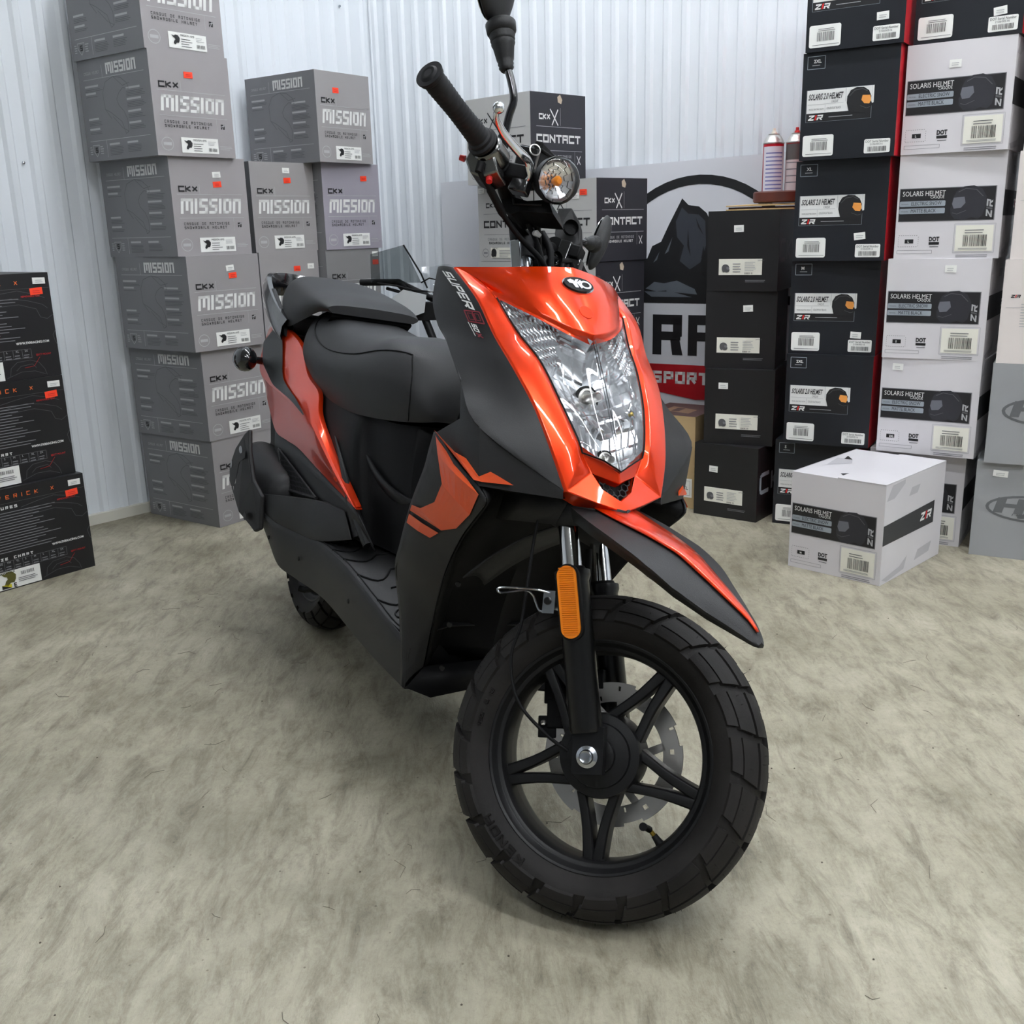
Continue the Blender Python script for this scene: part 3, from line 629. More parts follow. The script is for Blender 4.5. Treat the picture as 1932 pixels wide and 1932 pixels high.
def fxr_box(c,yaw,z,label,dims=(.335,.28,.2965),seed=0,lab=None):
    W,W2,H=dims; r=random.Random(seed)
    mb,F,FR,FT,ctr=box_at('helmet_box',c,yaw,dims,z,M_blk2)
    # the printed face is the left one; its right end is the viewer edge
    X=lambda d: W-d       # distance from the right end
    F.text('MAVERICK X',X(.31),.895*H,.0115,I_or,fit=.215,w=.7,t=.15,gap=1.3)
    F.rect(X(.33),.855*H,X(.0),.858*H,I_dg)
    F.text('FEATURES',X(.31),.80*H,.0085,I_w,fit=.10,t=.24,gap=.55)
    for i in range(15):
        y=(.76-.0275*i)*H; F.rect(X(.31),y,X(.31)+(.11+.12*r.random()),y+.0022,I_gr)
    F.font('WWW.FXRRACING.COM',X(.125),.335*H,.0065,I_w,fit=.1,bold=.03)
    F.text('SIZE CHART',X(.30),.30*H,.008,I_w,fit=.115,t=.24,gap=.6)
    for i in range(9):
        x=X(.30)+.027*i; F.rect(x,.20*H,x+.0008,.285*H,I_gr)
        if i<8: F.font(['','YM','YL','S','M','L','XL','2X'][i] or 'SIZE',x+.008,.262*H,.006,I_lg); F.bars(x+.004,.205*H,x+.022,.25*H,2,I_gr,1,.4,.2,r)
    F.rect(X(.30),.285*H,X(.084),.2875*H,I_gr); F.rect(X(.30),.2*H,X(.084),.2025*H,I_gr)
    dr=K_((78,78,82),'fine_drawing')
    for pl in ([(.20,.79),(.15,.82),(.10,.84),(.05,.80),(.02,.76)],[(.20,.74),(.12,.77),(.07,.74),(.03,.70),(.015,.66)],[(.17,.70),(.1,.71),(.05,.66),(.04,.58),(.02,.56),(.0,.6)],[(.155,.04),(.15,.12),(.13,.17),(.09,.18),(.065,.15),(.05,.08),(.045,.02)],[(.135,.09),(.12,.13),(.085,.14),(.075,.1)],[(.165,.03),(.12,.075),(.08,.07),(.05,.03)],[(.0,.45),(.01,.4),(.005,.33),(.0,.3)]):
        F.line([(X(a),b*H) for a,b in pl],.0014,dr)
    F.line([(X(.11),.11*H),(X(.08),.12*H),(X(.06),.2*H)],.0008,I_red,2); F.font('EJECT MOUNT',X(.07),.215*H,.005,I_red); F.font('REMOVABLE PEAK',X(.09),.775*H,.005,I_red)
    o=finish_box(mb,'helmet_box',ctr,yaw,z,label,'black motocross helmet boxes at the left edge')
    sticker(o,F,X(.05),.895*H,X(.012),.955*H,M_stW,rot=-.02); sticker(o,F,X(.062),.795*H,X(.024),.86*H,M_stO,rot=.06)
    def ex(G):
        G.font('MAVERICK X',X(.296),.168*H,.006,I_k,bold=.03); mxhelmet(G,X(.268),.115*H,.045,K_((92,90,40),'olive'),1); G.barcode(X(.23),.125*H,X(.19),.16*H,I_k,1,14); G.bars(X(.24),.06*H,X(.18),.11*H,3,I_dg,1,.35,.2,r)
        G.quad([(X(.29),.02*H),(X(.262),.02*H),(X(.29),.06*H)],I_k,1); G.quad([(X(.262),.02*H),(X(.262),.06*H),(X(.29),.06*H)],K_((220,210,40),'yellow'),1); G.font('E',X(.255),.02*H,.012,I_k,bold=.04)
    sticker(o,F,X(.302),.012*H,X(.172),.19*H,M_stW,'shipping_label',.0,ex)
    return o
DH=.2965
fxr_box((-1.326,3.071),2.5,2*DH+.0004,'black motocross helmet box at the top of the left-edge stack')
fxr_box((-1.323,3.065),2.5,DH+.0002,'black motocross helmet box in the middle of the left-edge stack')
fxr_box((-1.299,3.055),2.46,.0001,'black motocross helmet box on the floor at the left edge')

# tan carton behind the black stack
W1,W2,H=.30,.2,.0
mb,F,FR,FT,ctr=box_at('carton',(.645,3.53),.98,(.21,.24,.33),0,bmat((186,160,118),.6),top=bmat((84,62,60),.6))
FT.quad([(.05,.05),(.13,.05),(.17,.16),(.08,.16)],mat('flap_print',(140,112,88),.6)); FT.rect(.08,.1,.14,.13,MATS['card_84_62_60'],2)
o=finish_box(mb,'carton',ctr,.98,.0002,'tan cardboard carton with a dark printed lid, left of the black box stack','box')
def ex(G): 
    G.frame(.152,.048,.195,.10,.001,I_gr); G.font('XXL',.158,.068,.012,I_k,fit=.03)
sticker(o,F,.145,.04,.202,.108,M_stW,'shipping_label',0,ex)

# wooden disc, flattened card, spray cans on the black stack
zt=4*KH+.001
mb=MB(); mb.prism([(-.12,-.11,0),(.10,-.10,0),(.115,.08,0),(-.08,.11,0)],(0,0,.004),mat('kraft_card',(196,164,112),.7)); mb.prism([(-.115,-.10,.004),(.095,-.09,.004),(.118,.07,.004),(-.075,.10,.004)],(0,0,.006),mat('dark_card',(70,50,46),.7)); mb.prism([(-.12,-.11,.012),(.10,-.10,.012),(.125,.08,.018),(-.08,.11,.018)],(0,0,.004),MATS['kraft_card'])
o=mb.build('flattened_carton',loc=(.878,3.505,zt),bevel=.001); o.rotation_euler=(0,0,-.56); tag(o,'flattened kraft carton lying on the black box stack under the wooden disc','cardboard')
mb=MB(); mb.lathe([(0,0),(.088,0),(.092,.004),(.092,.030),(.088,.034),(.072,.034),(.068,.028),(0,.026)],mat('reddish_wood',(92,44,34),.5,var=.2,vscale=20),axis=(0,0,1),n=40)
tag(mb.build('wooden_disc',loc=(.905,3.50,zt+.023),smooth=40),'round dark red wooden disc on the flattened carton, holding two spray cans','wooden disc')
def can(loc,rz,label,captop,prints):
    e=empty('spray_can',loc,rz); tag(e,label,'spray can')
    b=MB(); b.lathe([(0,0),(.030,0),(.0325,.003),(.0325,.150)],mat('can_red',(190,20,40),.3),axis=(0,0,1),n=32)
    for (a0,a1,z0,z1,m) in prints: b.lathe([(.0329 if z1-z0>.01 else .0331,z0),(.0329 if z1-z0>.01 else .0331,z1)],m,axis=(0,0,1),n=14,a0=a0,a1=a1)
    b.build('body',e,smooth=40)
    b=MB(); b.lathe([(.0325,.150),(.0340,.151),(.0340,.154),(.0315,.156),(.029,.163),(.022,.174),(.017,.178),(.0175,.181),(.013,.182),(0,.182)],M_steel,axis=(0,0,1),n=28); b.build('dome',e,smooth=40)
    b=MB(); b.lathe([(.0,.182),(.009,.182),(.008,.188),(.0055,.190),(.005,.198),(0,.199)],captop,axis=(0,0,1),n=16); b.build('nozzle',e,smooth=40)
zz=zt+.023+.028
wp=mat('can_label_white',(225,222,232),.4,var=0); tx=mat('can_label_text',(120,124,180),.4)
pr=[(PI-1.35,PI+1.0,.006,.142,wp)]+[(PI-1.0,PI+.75,.012+.012*i,.012+.012*i+.004,tx) for i in range(10)]
can((.868,3.487,zz),0.0,'red spray can with white printed label and white nozzle, on the wooden disc',mat('cap_white',(235,230,215),.4),pr)
pr=[(PI-1.9,PI+.25,.10,.148,mat('can_grey',(96,92,90),.4)),(PI-1.9,PI+.25,.004,.10,mat('can_label_pink',(214,200,200),.4))]+[(PI-1.6,PI+.0,.03+.02*i,.03+.02*i+.003,I_gr) for i in range(4)]
can((.937,3.470,zz),0.25,'spray can with red nozzle and grey and red label, right on the wooden disc',M_red,pr)

# ------------------------------------------------------------------ company sign leaning on the back wall
SO=Vector((-.484,4.61,0))
def SP(s,z,k=0): return SO+dB*s+nB*(.020+k)+Vector((0,0,z))
mb=MB(); e0=.28; e1=1.84; z0=.26
m_sign=mat('sign_panel',(216,218,224),.35)
v=[SP(e0,z0),SP(e1,z0),SP(e1,1.209),SP(e0,1.164)]
mb.prism(v,nB*.006,m_sign)
F=Face(mb,SO+nB*.0265,dB,(0,0,1),nB,.0005)
sk=K_((18,19,22),'sign_black'); sd=K_((52,56,64),'sign_slate'); sg=K_((92,98,106),'sign_grey'); sr=K_((168,6,22),'sign_red')
cx,cz,ra=1.40,.745,.395
F.ring(cx,cz,ra,ra+.005,.032,sk,1,56)
F.quad([(1.00,.70),(1.01,.73),(1.06,.80),(1.10,.80),(1.16,.86),(1.20,.855),(1.22,.90),(1.255,.915),(1.285,.975),(1.335,1.066),(1.36,1.042),(1.40,1.036),(1.43,1.012),(1.47,.93),(1.50,.92),(1.56,.84),(1.62,.82),(1.70,.74),(1.79,.70)],sk,2)
F.quad([(1.312,.985),(1.335,1.035),(1.36,1.012),(1.40,1.008),(1.425,.985),(1.43,.90),(1.41,.84),(1.37,.815),(1.33,.845),(1.345,.90),(1.318,.93)],sd,3)
F.quad([(1.36,.96),(1.366,.9),(1.372,.86),(1.358,.9)],sk,4); F.quad([(1.388,1.0),(1.41,.955),(1.42,.935),(1.398,.965)],sk,4)
for p in ([(1.225,.84),(1.25,.88),(1.24,.85)],[(1.27,.87),(1.30,.93),(1.285,.88)],[(1.195,.745),(1.23,.77),(1.27,.765),(1.29,.74),(1.24,.735)],[(1.27,.765),(1.32,.775),(1.39,.745),(1.40,.725),(1.28,.735)],[(1.19,.735),(1.3,.735),(1.38,.715),(1.22,.715)]): F.quad(p,sg,4)
for tx_ in (1.012,1.03,1.185,1.42,1.44):
    for i in range(4): F.quad([(tx_-.016+.003*i,.765+.03*i),(tx_+.016-.003*i,.765+.03*i),(tx_,.81+.03*i)],sk,4)
F.rect(1.0,.690,1.80,.722,sk,3); F.rect(.99,.44,1.81,.692,I_w if False else m_sign,3)
# bold letters
def blk(pts,m,l=5): F.quad(pts,m,l)
def ltr(x,kind):
    z0,z1=.500,.650; w=.118; t=.036
    blk([(x,z0),(x+t,z0),(x+t,z1),(x,z1)],sk); blk([(x+t,z1-t),(x+w,z1-t),(x+w,z1),(x+t,z1)],sk); blk([(x+t,z0+.055),(x+w*(.95),z0+.055),(x+w*.95,z0+.055+t*.9),(x+t,z0+.055+t*.9)],sk)
    if kind=='R': blk([(x+w-t,z0+.06),(x+w,z0+.07),(x+w,z1-.01),(x+w-t,z1-.01)],sk); blk([(x+w-t*1.05,z0),(x+w+.004,z0),(x+w-.01,z0+.06),(x+w-t*1.3,z0+.06)],sk)
ltr(1.226,'R'); ltr(1.368,'F')
F.quad([(1.0,.465),(1.8,.465),(1.78,.43),(1.70,.375),(1.58,.345),(1.40,.335),(1.24,.36),(1.12,.395),(1.02,.43)],sr,4)
F.text('SPORTS',1.226,.392,.046,I_w,w=.62,t=.24,gap=.2,l=5)
o=mb.build('company_sign'); tag(o,'large white sign with a mountain logo and red band on the back wall','sign')

# ------------------------------------------------------------------ wrapped machine behind the seat
e=empty('parked_minibike',(-.33,3.80,0)); tag(e,'wrapped machine with clear windshield and loose black cables, standing behind the scooter seat','motorcycle')
b=MB(); b.box((0,0,.28),(.30,.34,.5),M_dark); b.box((.02,0,.02),(.36,.30,.04),M_dark); b.build('body',e,bevel=.03,seg=3)
b=MB(); b.tube([(.10,-.14,.52),(.02,-.05,.72),(-.06,.02,.80)],.014,M_dark,n=8); b.tube([(-.20,.05,.80),(-.06,.02,.80),(.1,-.0,.72),(.17,-.02,.66)],.012,M_dark,n=8); b.box((.03,-.05,.70),(.14,.08,.06),M_dark); b.build('handlebar',e,smooth=50)
b=MB(); b.prism([(-.155,.0,.80),(.03,-.06,.80),(-.03,-.02,.93),(-.155,.02,.90)],(0,.004,0),M_smoke); b.build('windshield',e,solid=0)
b=MB(); pts=[]
b.tube([(.03,-.06,.80),(.06,-.07,.815),(.12,-.07,.80),(.17,-.06,.775),(.185,-.05,.755),(.15,-.06,.742),(.08,-.06,.745),(.02,-.05,.75)],.0028,M_dark,n=6)
b.tube([(-.13,-.02,.80),(-.06,-.04,.79),(.0,-.05,.775),(.08,-.07,.765),(.1,-.07,.745),(.08,-.06,.73)],.0035,M_dark,n=6); b.tube([(-.1,0,.78),(-.02,-.04,.76),(.05,-.05,.72),(.14,-.02,.70),(.2,0,.67)],.006,M_dark,n=6); b.tube([(-.03,-.02,.93),(.03,-.05,.83),(.05,-.05,.78)],.003,M_dark,n=6)
b.build('cables',e,smooth=50)
b=MB(); r=random.Random(9)
rows=[[( .03+.02*i+.012*r.random(), -.09+.02*r.random(), .75+.02*j+.012*r.random()) for i in range(7)] for j in range(6)]
b.grid(rows,M_bag); b.build('plastic_wrap',e)
b=MB(); b.prism([(-.08,-.12,.66),(.04,-.12,.70),(.05,-.12,.76),(-.03,-.12,.78),(-.12,-.12,.72)],(0,.01,0),K_((176,180,182),'pale_panel')); b.build('side_panel',e)

# ================================================================== the scooter
SC=bpy.data.objects.new('scooter',None); C.objects.link(SC); SC.empty_display_size=.2
SC.matrix_world=Matrix.Translation((.07509,1.34797,-.0042))@Matrix.Rotation(-1.10781,4,'Z')@Matrix.Rotation(-.19114,4,'X')
tag(SC,'orange and matte black motor scooter parked on the concrete, front wheel turned','scooter')
DLT=.45751; R0=.237; e_=(R0*math.tan(DLT)-.085)*cos(DLT)
Q=Vector((-e_*cos(DLT),0,R0-e_*sin(DLT))); KX=Vector((-sin(DLT),0,cos(DLT)))
STM=Matrix.Translation(Q)@Matrix.Rotation(.73772,4,KX)@Matrix.Translation(-Q)
def steer(o): o.matrix_local=STM; return o
def part(mb,name,parent=SC,st=False,label=None,**k):
    o=mb.build(name,parent,**k)
    if st: steer(o)
    if label: o['label']=label
    return o
def lerp(a,b,t): return tuple(a[i]+(b[i]-a[i])*t for i in range(3))
def poly_at(ch,t):
    t=max(0,min(1,t))*(len(ch)-1); i=min(int(t),len(ch)-2); return lerp(ch[i],ch[i+1],t-i)
def curve_at(ch,t):
    """Catmull-Rom through the chain"""
    n=len(ch)-1; t=max(0,min(1,t))*n; i=min(int(t),n-1); f=t-i
    p0=ch[max(i-1,0)];p1=ch[i];p2=ch[i+1];p3=ch[min(i+2,n)]
    return tuple(.5*((2*p1[k])+(-p0[k]+p2[k])*f+(2*p0[k]-5*p1[k]+4*p2[k]-p3[k])*f*f+(-p0[k]+3*p1[k]-3*p2[k]+p3[k])*f**3) for k in range(3))
def strip(mb,A,B,m,n=24,k=1,both=True,flip=False):
    rows=[]
    for i in range(n+1):
        a=curve_at(A,i/n); b=curve_at(B,i/n); rows.append([lerp(a,b,j/k) for j in range(k+1)])
    mb.grid(rows,m)
    if both: mb.grid([[my(p) for p in r][::-1] for r in rows],m)
def fc(mb,pts,m,both=True):
    mb.poly(pts,m)
    if both: mb.poly([my(p) for p in pts][::-1],m)

# ---- wheel
def tire_prof(s):
    a=s*1.36; return (.0575*sin(a)/sin(1.36), R0-.006-.046*(1-cos(a)))
def make_tire(parent,letters=True,hairs=True,name='tire'):
    mb=MB()
    pr=[(.160,-.040),(.168,-.046),(.172,-.050),(.183,-.0575),(.193,-.0590)]
    pr+= [(tire_prof(s)[1],tire_prof(s)[0]) for s in [-1+.125*i for i in range(17)]]
    pr+= [(.193,.0590),(.183,.0575),(.172,.050),(.168,.046),(.160,.040)]
    mb.lathe(pr,M_rubber,axis=(0,1,0),n=96,c=(0,0,0))
    N=20; h=.007
    def surf(th,s,hh):
        y,r=tire_prof(s); r+=hh*cos(s*.9); y+=hh*sin(s*1.1)*.7
        return (r*cos(th),y,r*sin(th))
    def block(poly,nu=4,nv=3):
        # poly 4 corners (th,s): bilinear
        g=[]
        for i in range(nu+1):
            row=[]
            for j in range(nv+1):
                u,v=i/nu,j/nv
                th=(1-u)*(1-v)*poly[0][0]+u*(1-v)*poly[1][0]+u*v*poly[2][0]+(1-u)*v*poly[3][0]
                s=(1-u)*(1-v)*poly[0][1]+u*(1-v)*poly[1][1]+u*v*poly[2][1]+(1-u)*v*poly[3][1]
                row.append((th,s))
            g.append(row)
        top=[[surf(a,b,h) for a,b in r] for r in g]; mb.grid(top,M_rubber)
        per=[g[i][0] for i in range(nu+1)]+[g[nu][j] for j in range(1,nv+1)]+[g[i][nv] for i in range(nu-1,-1,-1)]+[g[0][j] for j in range(nv-1,0,-1)]
        mb.grid([[surf(a,b,h) for a,b in per],[surf(a,b,-.001) for a,b in per]],M_rubber,close_u=True)
    st=2*PI/N
    for i in range(N):
        t=i*st
        for sg,o in ((1,0),(-1,st*.5)):
            T=t+o
            block([(T+.02,sg*.04),(T+st*.86,sg*.04),(T+st*.98,sg*.40),(T+.10*st,sg*.40)])
            block([(T+st*.14,sg*.47),(T+st*.98,sg*.47),(T+st*1.12,sg*.80),(T+st*.30,sg*.80)])
            block([(T+st*.36,sg*.83),(T+st*1.16,sg*.83),(T+st*1.16,sg*1.04),(T+st*.44,sg*1.04)],4,2)
    if hairs:
        r=random.Random(5)
        for i in range(150):
            th=2*PI*i/150+.02*r.random(); s=r.choice([-1,1])*(.15+.75*r.random()); y,rr=tire_prof(s); rr+=h
            b=Vector((rr*cos(th),y,rr*sin(th))); d=Vector((cos(th),s*.8,sin(th))).normalized(); L=.004+.004*r.random()
            t_=Vector((-sin(th),0,cos(th)))*.0005; a_=Vector((0,1,0))*.0005
            mb.add([b-t_,b+t_,b+a_,b+d*L],[(0,1,3),(1,2,3),(2,0,3)],M_rubber)
    if letters:
        q,W=strokes('KENDA',.013,w=.9,t=.2,gap=.35)
        def arc(qs,th0,r0,sc_=1.0,y=-.0588):
            for f in qs:
                pts=[]
                for p in f:
                    th=th0-p.x*sc_/r0; rr=r0+p.y*.0
                    rr=r0-.0065+p.y
                    pts.append(((rr)*cos(th),y-.0016,(rr)*sin(th)))
                mb.poly(pts,M_rubber); 
                c=[(a,y+.002,b) for a,_,b in pts]
                for i in range(4): mb.poly([pts[i],pts[(i+1)%4],c[(i+1)%4],c[i]],M_rubber)
        arc(q,math.radians(-104),.187)
        q2,_=strokes('120/70-12',.006,w=.8,t=.2,gap=.35); arc(q2,math.radians(-172),.187)
    o=mb.build(name,parent,smooth=38); return o
def make_wheel(center,disc,st,label):
    w=empty('wheel',(0,0,0),0,SC); 
    w.matrix_local=(STM if st else Matrix.Identity(4))@Matrix.Translation(center)
    w['label']=label
    make_tire(w,letters=st,hairs=st)
    mb=MB()
    for s in (1,-1):
        mb.lathe([(.1685,s*.036),(.1690,s*.045),(.1665,s*.0465),(.163,s*.045),(.160,s*.040),(.157,s*.036),(.1545,s*.0355),(.1515,s*.034),(.149,s*.028),(.1475,s*.018),(.147,0)],M_rim,n=96)
    # spokes : five twin-leg spokes
    for i in range(5):
        a=math.radians(-74+72*i)
        rad=Vector((cos(a),0,sin(a))); tan=Vector((-sin(a),0,cos(a)))
        for sgn in (-1,1):
            p0=rad*.050+tan*sgn*.026; p1=rad*.100+tan*sgn*.0135; p2=rad*.151+tan*sgn*.0065
            rows=[]
            for q in range(11):
                p=Vector(curve_at([p0-rad*.01,p0,p1,p2],q/10)); d=(Vector(curve_at([p0-rad*.01,p0,p1,p2],min(1,q/10+.05)))-Vector(curve_at([p0-rad*.01,p0,p1,p2],max(0,q/10-.05)))).normalized(); n=Vector((-d.z,0,d.x)); wd=.0092-.002*sin(PI*q/10)
                ya=-.028+.005*q/10
                rows.append([p+n*(wd*a_)+Vector((0,ya+b_,0)) for a_,b_ in ((-1,.034),(-1,.004),(-.72,.0008),(0,0),(.72,.0008),(1,.004),(1,.034))])
            mb.grid(rows,M_rim,close_u=True)
        c=rad*.146; vs=[c-tan*.016,c+tan*.016,rad*.153+tan*.026,rad*.153-tan*.026]; vs=[v+Vector((0,-.022,0)) for v in vs]; vs+=[v+Vector((0,.034,0)) for v in vs]
        mb.add(vs,[(0,1,2,3),(7,6,5,4),(0,4,5,1),(1,5,6,2),(2,6,7,3),(3,7,4,0)],M_rim)
    mb.build('rim',w,smooth=35,bevel=.0016,seg=2)
    mb=MB(); mb.lathe([(0,-.052),(.018,-.052),(.026,-.050),(.027,-.044),(.046,-.041),(.0475,-.036),(.060,-.034),(.062,-.028),(.062,.02),(.05,.03),(.05,.045),(0,.045)],M_rim,n=56); mb.build('hub',w,smooth=35)
    if disc:
        mb=MB(); n=150; y0,y1=.047,.051; holes=[]
        for k in range(18):
            holes.append((k*360/18+4, .084 if k%3==0 else (.092 if k%3==1 else .099)))
        rs=[.078,.081,.0845,.088,.0915,.095,.0985,.102]
        def wav(th): 
            u=(th/(2*PI)*8)%1; return .108 if u<.62 else .1035
        for i in range(n):
            a0,a1=2*PI*i/n,2*PI*(i+1)/n; am=math.degrees((a0+a1)/2)
            for j in range(len(rs)-1):
                rm=(rs[j]+rs[j+1])/2
                if any(abs((am-h+180)%360-180)<1.9 and abs(rm-rh)<.0025 for h,rh in holes): continue
                for y in (y0,y1):
                    q=[(rs[j]*cos(a0),y,rs[j]*sin(a0)),(rs[j+1]*cos(a0),y,rs[j+1]*sin(a0)),(rs[j+1]*cos(a1),y,rs[j+1]*sin(a1)),(rs[j]*cos(a1),y,rs[j]*sin(a1))]
                    mb.poly(q,M_steel)
            w0,w1=wav(a0+1e-4),wav(a1-1e-4); 
            for y in (y0,y1): mb.poly([(.102*cos(a0),y,.102*sin(a0)),(w0*cos(a0),y,w0*sin(a0)),(w0*cos(a1),y,w0*sin(a1)),(.102*cos(a1),y,.102*sin(a1))],M_steel)
            mb.poly([(w0*cos(a0),y0,w0*sin(a0)),(w0*cos(a1),y0,w0*sin(a1)),(w0*cos(a1),y1,w0*sin(a1)),(w0*cos(a0),y1,w0*sin(a0))],M_dark)
            mb.poly([(.078*cos(a0),y0,.078*sin(a0)),(.078*cos(a1),y0,.078*sin(a1)),(.078*cos(a1),y1,.078*sin(a1)),(.078*cos(a0),y1,.078*sin(a0))],M_steel)
        for k in range(5):
            a=math.radians(72*k+20); r_=Vector((cos(a),0,sin(a))); t_=Vector((-sin(a),0,cos(a)))
            A=r_*.045; B=r_*.080+t_*.014
            d=(B-A).normalized(); nn=Vector((-d.z,0,d.x))*.006
            vs=[A-nn,A+nn,B+nn,B-nn]; vs=[v+Vector((0,y0,0)) for v in vs]+[v+Vector((0,y1,0)) for v in vs]
            mb.add(vs,[(0,1,2,3),(7,6,5,4),(0,4,5,1),(1,5,6,2),(2,6,7,3),(3,7,4,0)],M_steel)
        mb.build('brake_disc',w)
        mb=MB(); mb.tube([(.124,-.012,-.085),(.118,-.012,-.081),(.110,-.014,-.0755)],[.0075,.0058,.0046],M_dark,n=12); mb.tube([(.110,-.014,-.0755),(.102,-.018,-.070)],.0034,M_brass,n=12); mb.tube([(.102,-.018,-.070),(.098,-.030,-.0675),(.096,-.042,-.066)],[.0048,.0048,.006],M_dark,n=12)
        mb.build('valve_stem',w,smooth=50)
    return w
make_wheel((0,0,R0),True,True,'front wheel with five twin spokes and a brake disc')
make_wheel((-1.305,0,R0+.001),False,False,'rear wheel')

# ---- fork
def fork(y,refl):
    mb=MB(); d=Vector((-.445,0,.8955))
    A=Vector((-.004,y,.243)); B=Vector((-.119,y,.474))
    mb.tube([A+(B-A)*.10,A+(B-A)*.12,A+(B-A)*.94,A+(B-A)*.97,B],[.0215,.0235,.0235,.0265,.0265],M_fork,n=32)
    # axle lug
    s=-1 if y<0 else 1
    mb.prism([(-.014,y-.009,.206),(.028,y-.009,.222),(.008,y-.009,.284),(-.034,y-.009,.268)],(0,.018,0),M_fork)
    f=part(mb,'fork_leg',st=True,smooth=40,label='front fork leg with orange reflector' if refl else None)
    b=MB(); T=Vector((-.162,y,.562)); b.tube([B-(B-A)*.02,T],.0152,M_chrome,n=28); b.build('chrome_tube',f,smooth=60)
    b=MB(); b.tube([B+(B-A)*.0,B+(B-A)*.022],[.0215,.019],M_dark,n=24); b.build('dust_seal',f,smooth=50)
    if refl:
        b=MB(); c=(A+B)/2; ax=(B-A).normalized()
        p0=Vector((-.074,y-.030,.383)); p1=Vector((-.121,y-.030,.478)); ax=(p1-p0).normalized(); n=Vector((-ax.z,0,ax.x)); 
        def stad(w,yy,mm,th):
            pts=[]; a=p0+ax*.015; c=p1-ax*.015
            for i in range(13):
                t=PI+PI*i/12; pts.append(a+(n*cos(t)+ax*sin(t))*w)
            for i in range(13):
                t=PI*i/12; pts.append(c+(n*cos(t)+ax*sin(t))*w)
            mb2.prism([p+Vector((0,yy,0)) for p in pts],(0,th,0),mm)
        mb2=MB(); stad(.0175,0,M_dark,.010); mb2.box(tuple((p0+p1)/2+Vector((0,.015,0))),(.012,.02,.05),M_dark); mb2.build('reflector_base',f)
        mb2=MB(); stad(.0145,-.003,M_amber,.004)
        q=Face(mb2,p0+Vector((0,-.003,0)),n,ax,(0,-1,0),.0003)
        r=MB(); 
        # prismatic ribs
        for i in range(34):
            t=.004+i*.0031; w=.0128
            a=p0+ax*t; mb2.prism([a-n*w*.86+Vector((0,-.003,0)),a+n*w*.86+ax*.002+Vector((0,-.003,0)),a+n*w*.86+ax*.0032+Vector((0,-.0042,0)),a-n*w*.86+ax*.0012+Vector((0,-.0042,0))],(0,.0006,0),M_amber) if t<.101 else None
        mb2.build('reflector',f)
    b=MB(); b.lathe([(0,y+s*.024),(.0085,y+s*.023),(.0088,y+s*.018),(.0135,y+s*.016),(.0138,y+s*.010),(.012,y+s*.004)],M_zinc,axis=(0,1,0),c=(0,0,R0),n=24) if s>0 else b.lathe([(0,-(y+s*.020)),(.0065,-(y+s*.020)),(.0085,-(y+s*.021)),(.0095,-(y+s*.020)),(.0105,-(y+s*.016)),(.0155,-(y+s*.013)),(.0158,-(y+s*.009))],M_zinc,axis=(0,-1,0),c=(0,0,R0),n=28)
    b.build('axle_bolt',f,smooth=40)
fork(-.088,True); fork(.088,False)
mb=MB(); mb.tube([(0,-.08,R0),(0,.08,R0)],.010,M_dark,n=16); part(mb,'axle',st=True)
mb=MB(); mb.box((-.158,0,.552),(.045,.215,.035),M_dark,Matrix.Rotation(-DLT,3,'Y')); mb.tube([(-.16,0,.55),(-.34,0,.90)],.021,M_dark,n=16); part(mb,'fork_crown',st=True,bevel=.004)
# splash guard behind the front wheel (seen dark under the shield)
mb=MB()
rows=[]
for i in range(13):
    c=Vector(curve_at([(-.165,0,.552),(-.215,0,.515),(-.262,0,.468),(-.298,0,.418)],i/12)); wd=.058-.012*i/12
    rows.append([c+Vector((0,y*wd,-.010*abs(y)**2)) for y in (-1,-.75,-.35,0,.35,.75,1)])
mb.grid(rows,M_black); part(mb,'inner_mudguard',st=True,solid=.003,smooth=60)
# brake caliper
mb=MB()
for c,d in (((-.085,.062,.300),(.05,.03,.07)),((-.118,.060,.300),(.045,.030,.055)),((-.105,.060,.335),(.040,.026,.035)),((-.098,.060,.262),(.045,.035,.045)),((-.112,.058,.235),(.03,.026,.034)),((-.072,.058,.330),(.04,.024,.03)),((-.085,.078,.285),(.04,.02,.07))):
    mb.box(c,d,M_dark,Matrix.Rotation(-.35,3,'Y'))
mb.lathe([(0,.0),(.012,0),(.013,.004),(.013,.012)],M_dark,axis=(0,-1,0),c=(-.092,.046,.295),n=16); mb.tube([(-.098,.055,.315),(-.10,.055,.35),(-.12,.06,.42),(-.15,.05,.52)],.006,M_dark,n=10)
ca_=part(mb,'brake_caliper',st=True,bevel=.004,seg=2)
mb=MB()
for c in ((-.117,.042,.240),(-.104,.042,.278),(-.072,.044,.33)): mb.lathe([(0,0),(.0035,0),(.004,.002),(.004,.008)],M_steel,axis=(0,-1,0),c=c,n=10)
mb.build('bolts',ca_)
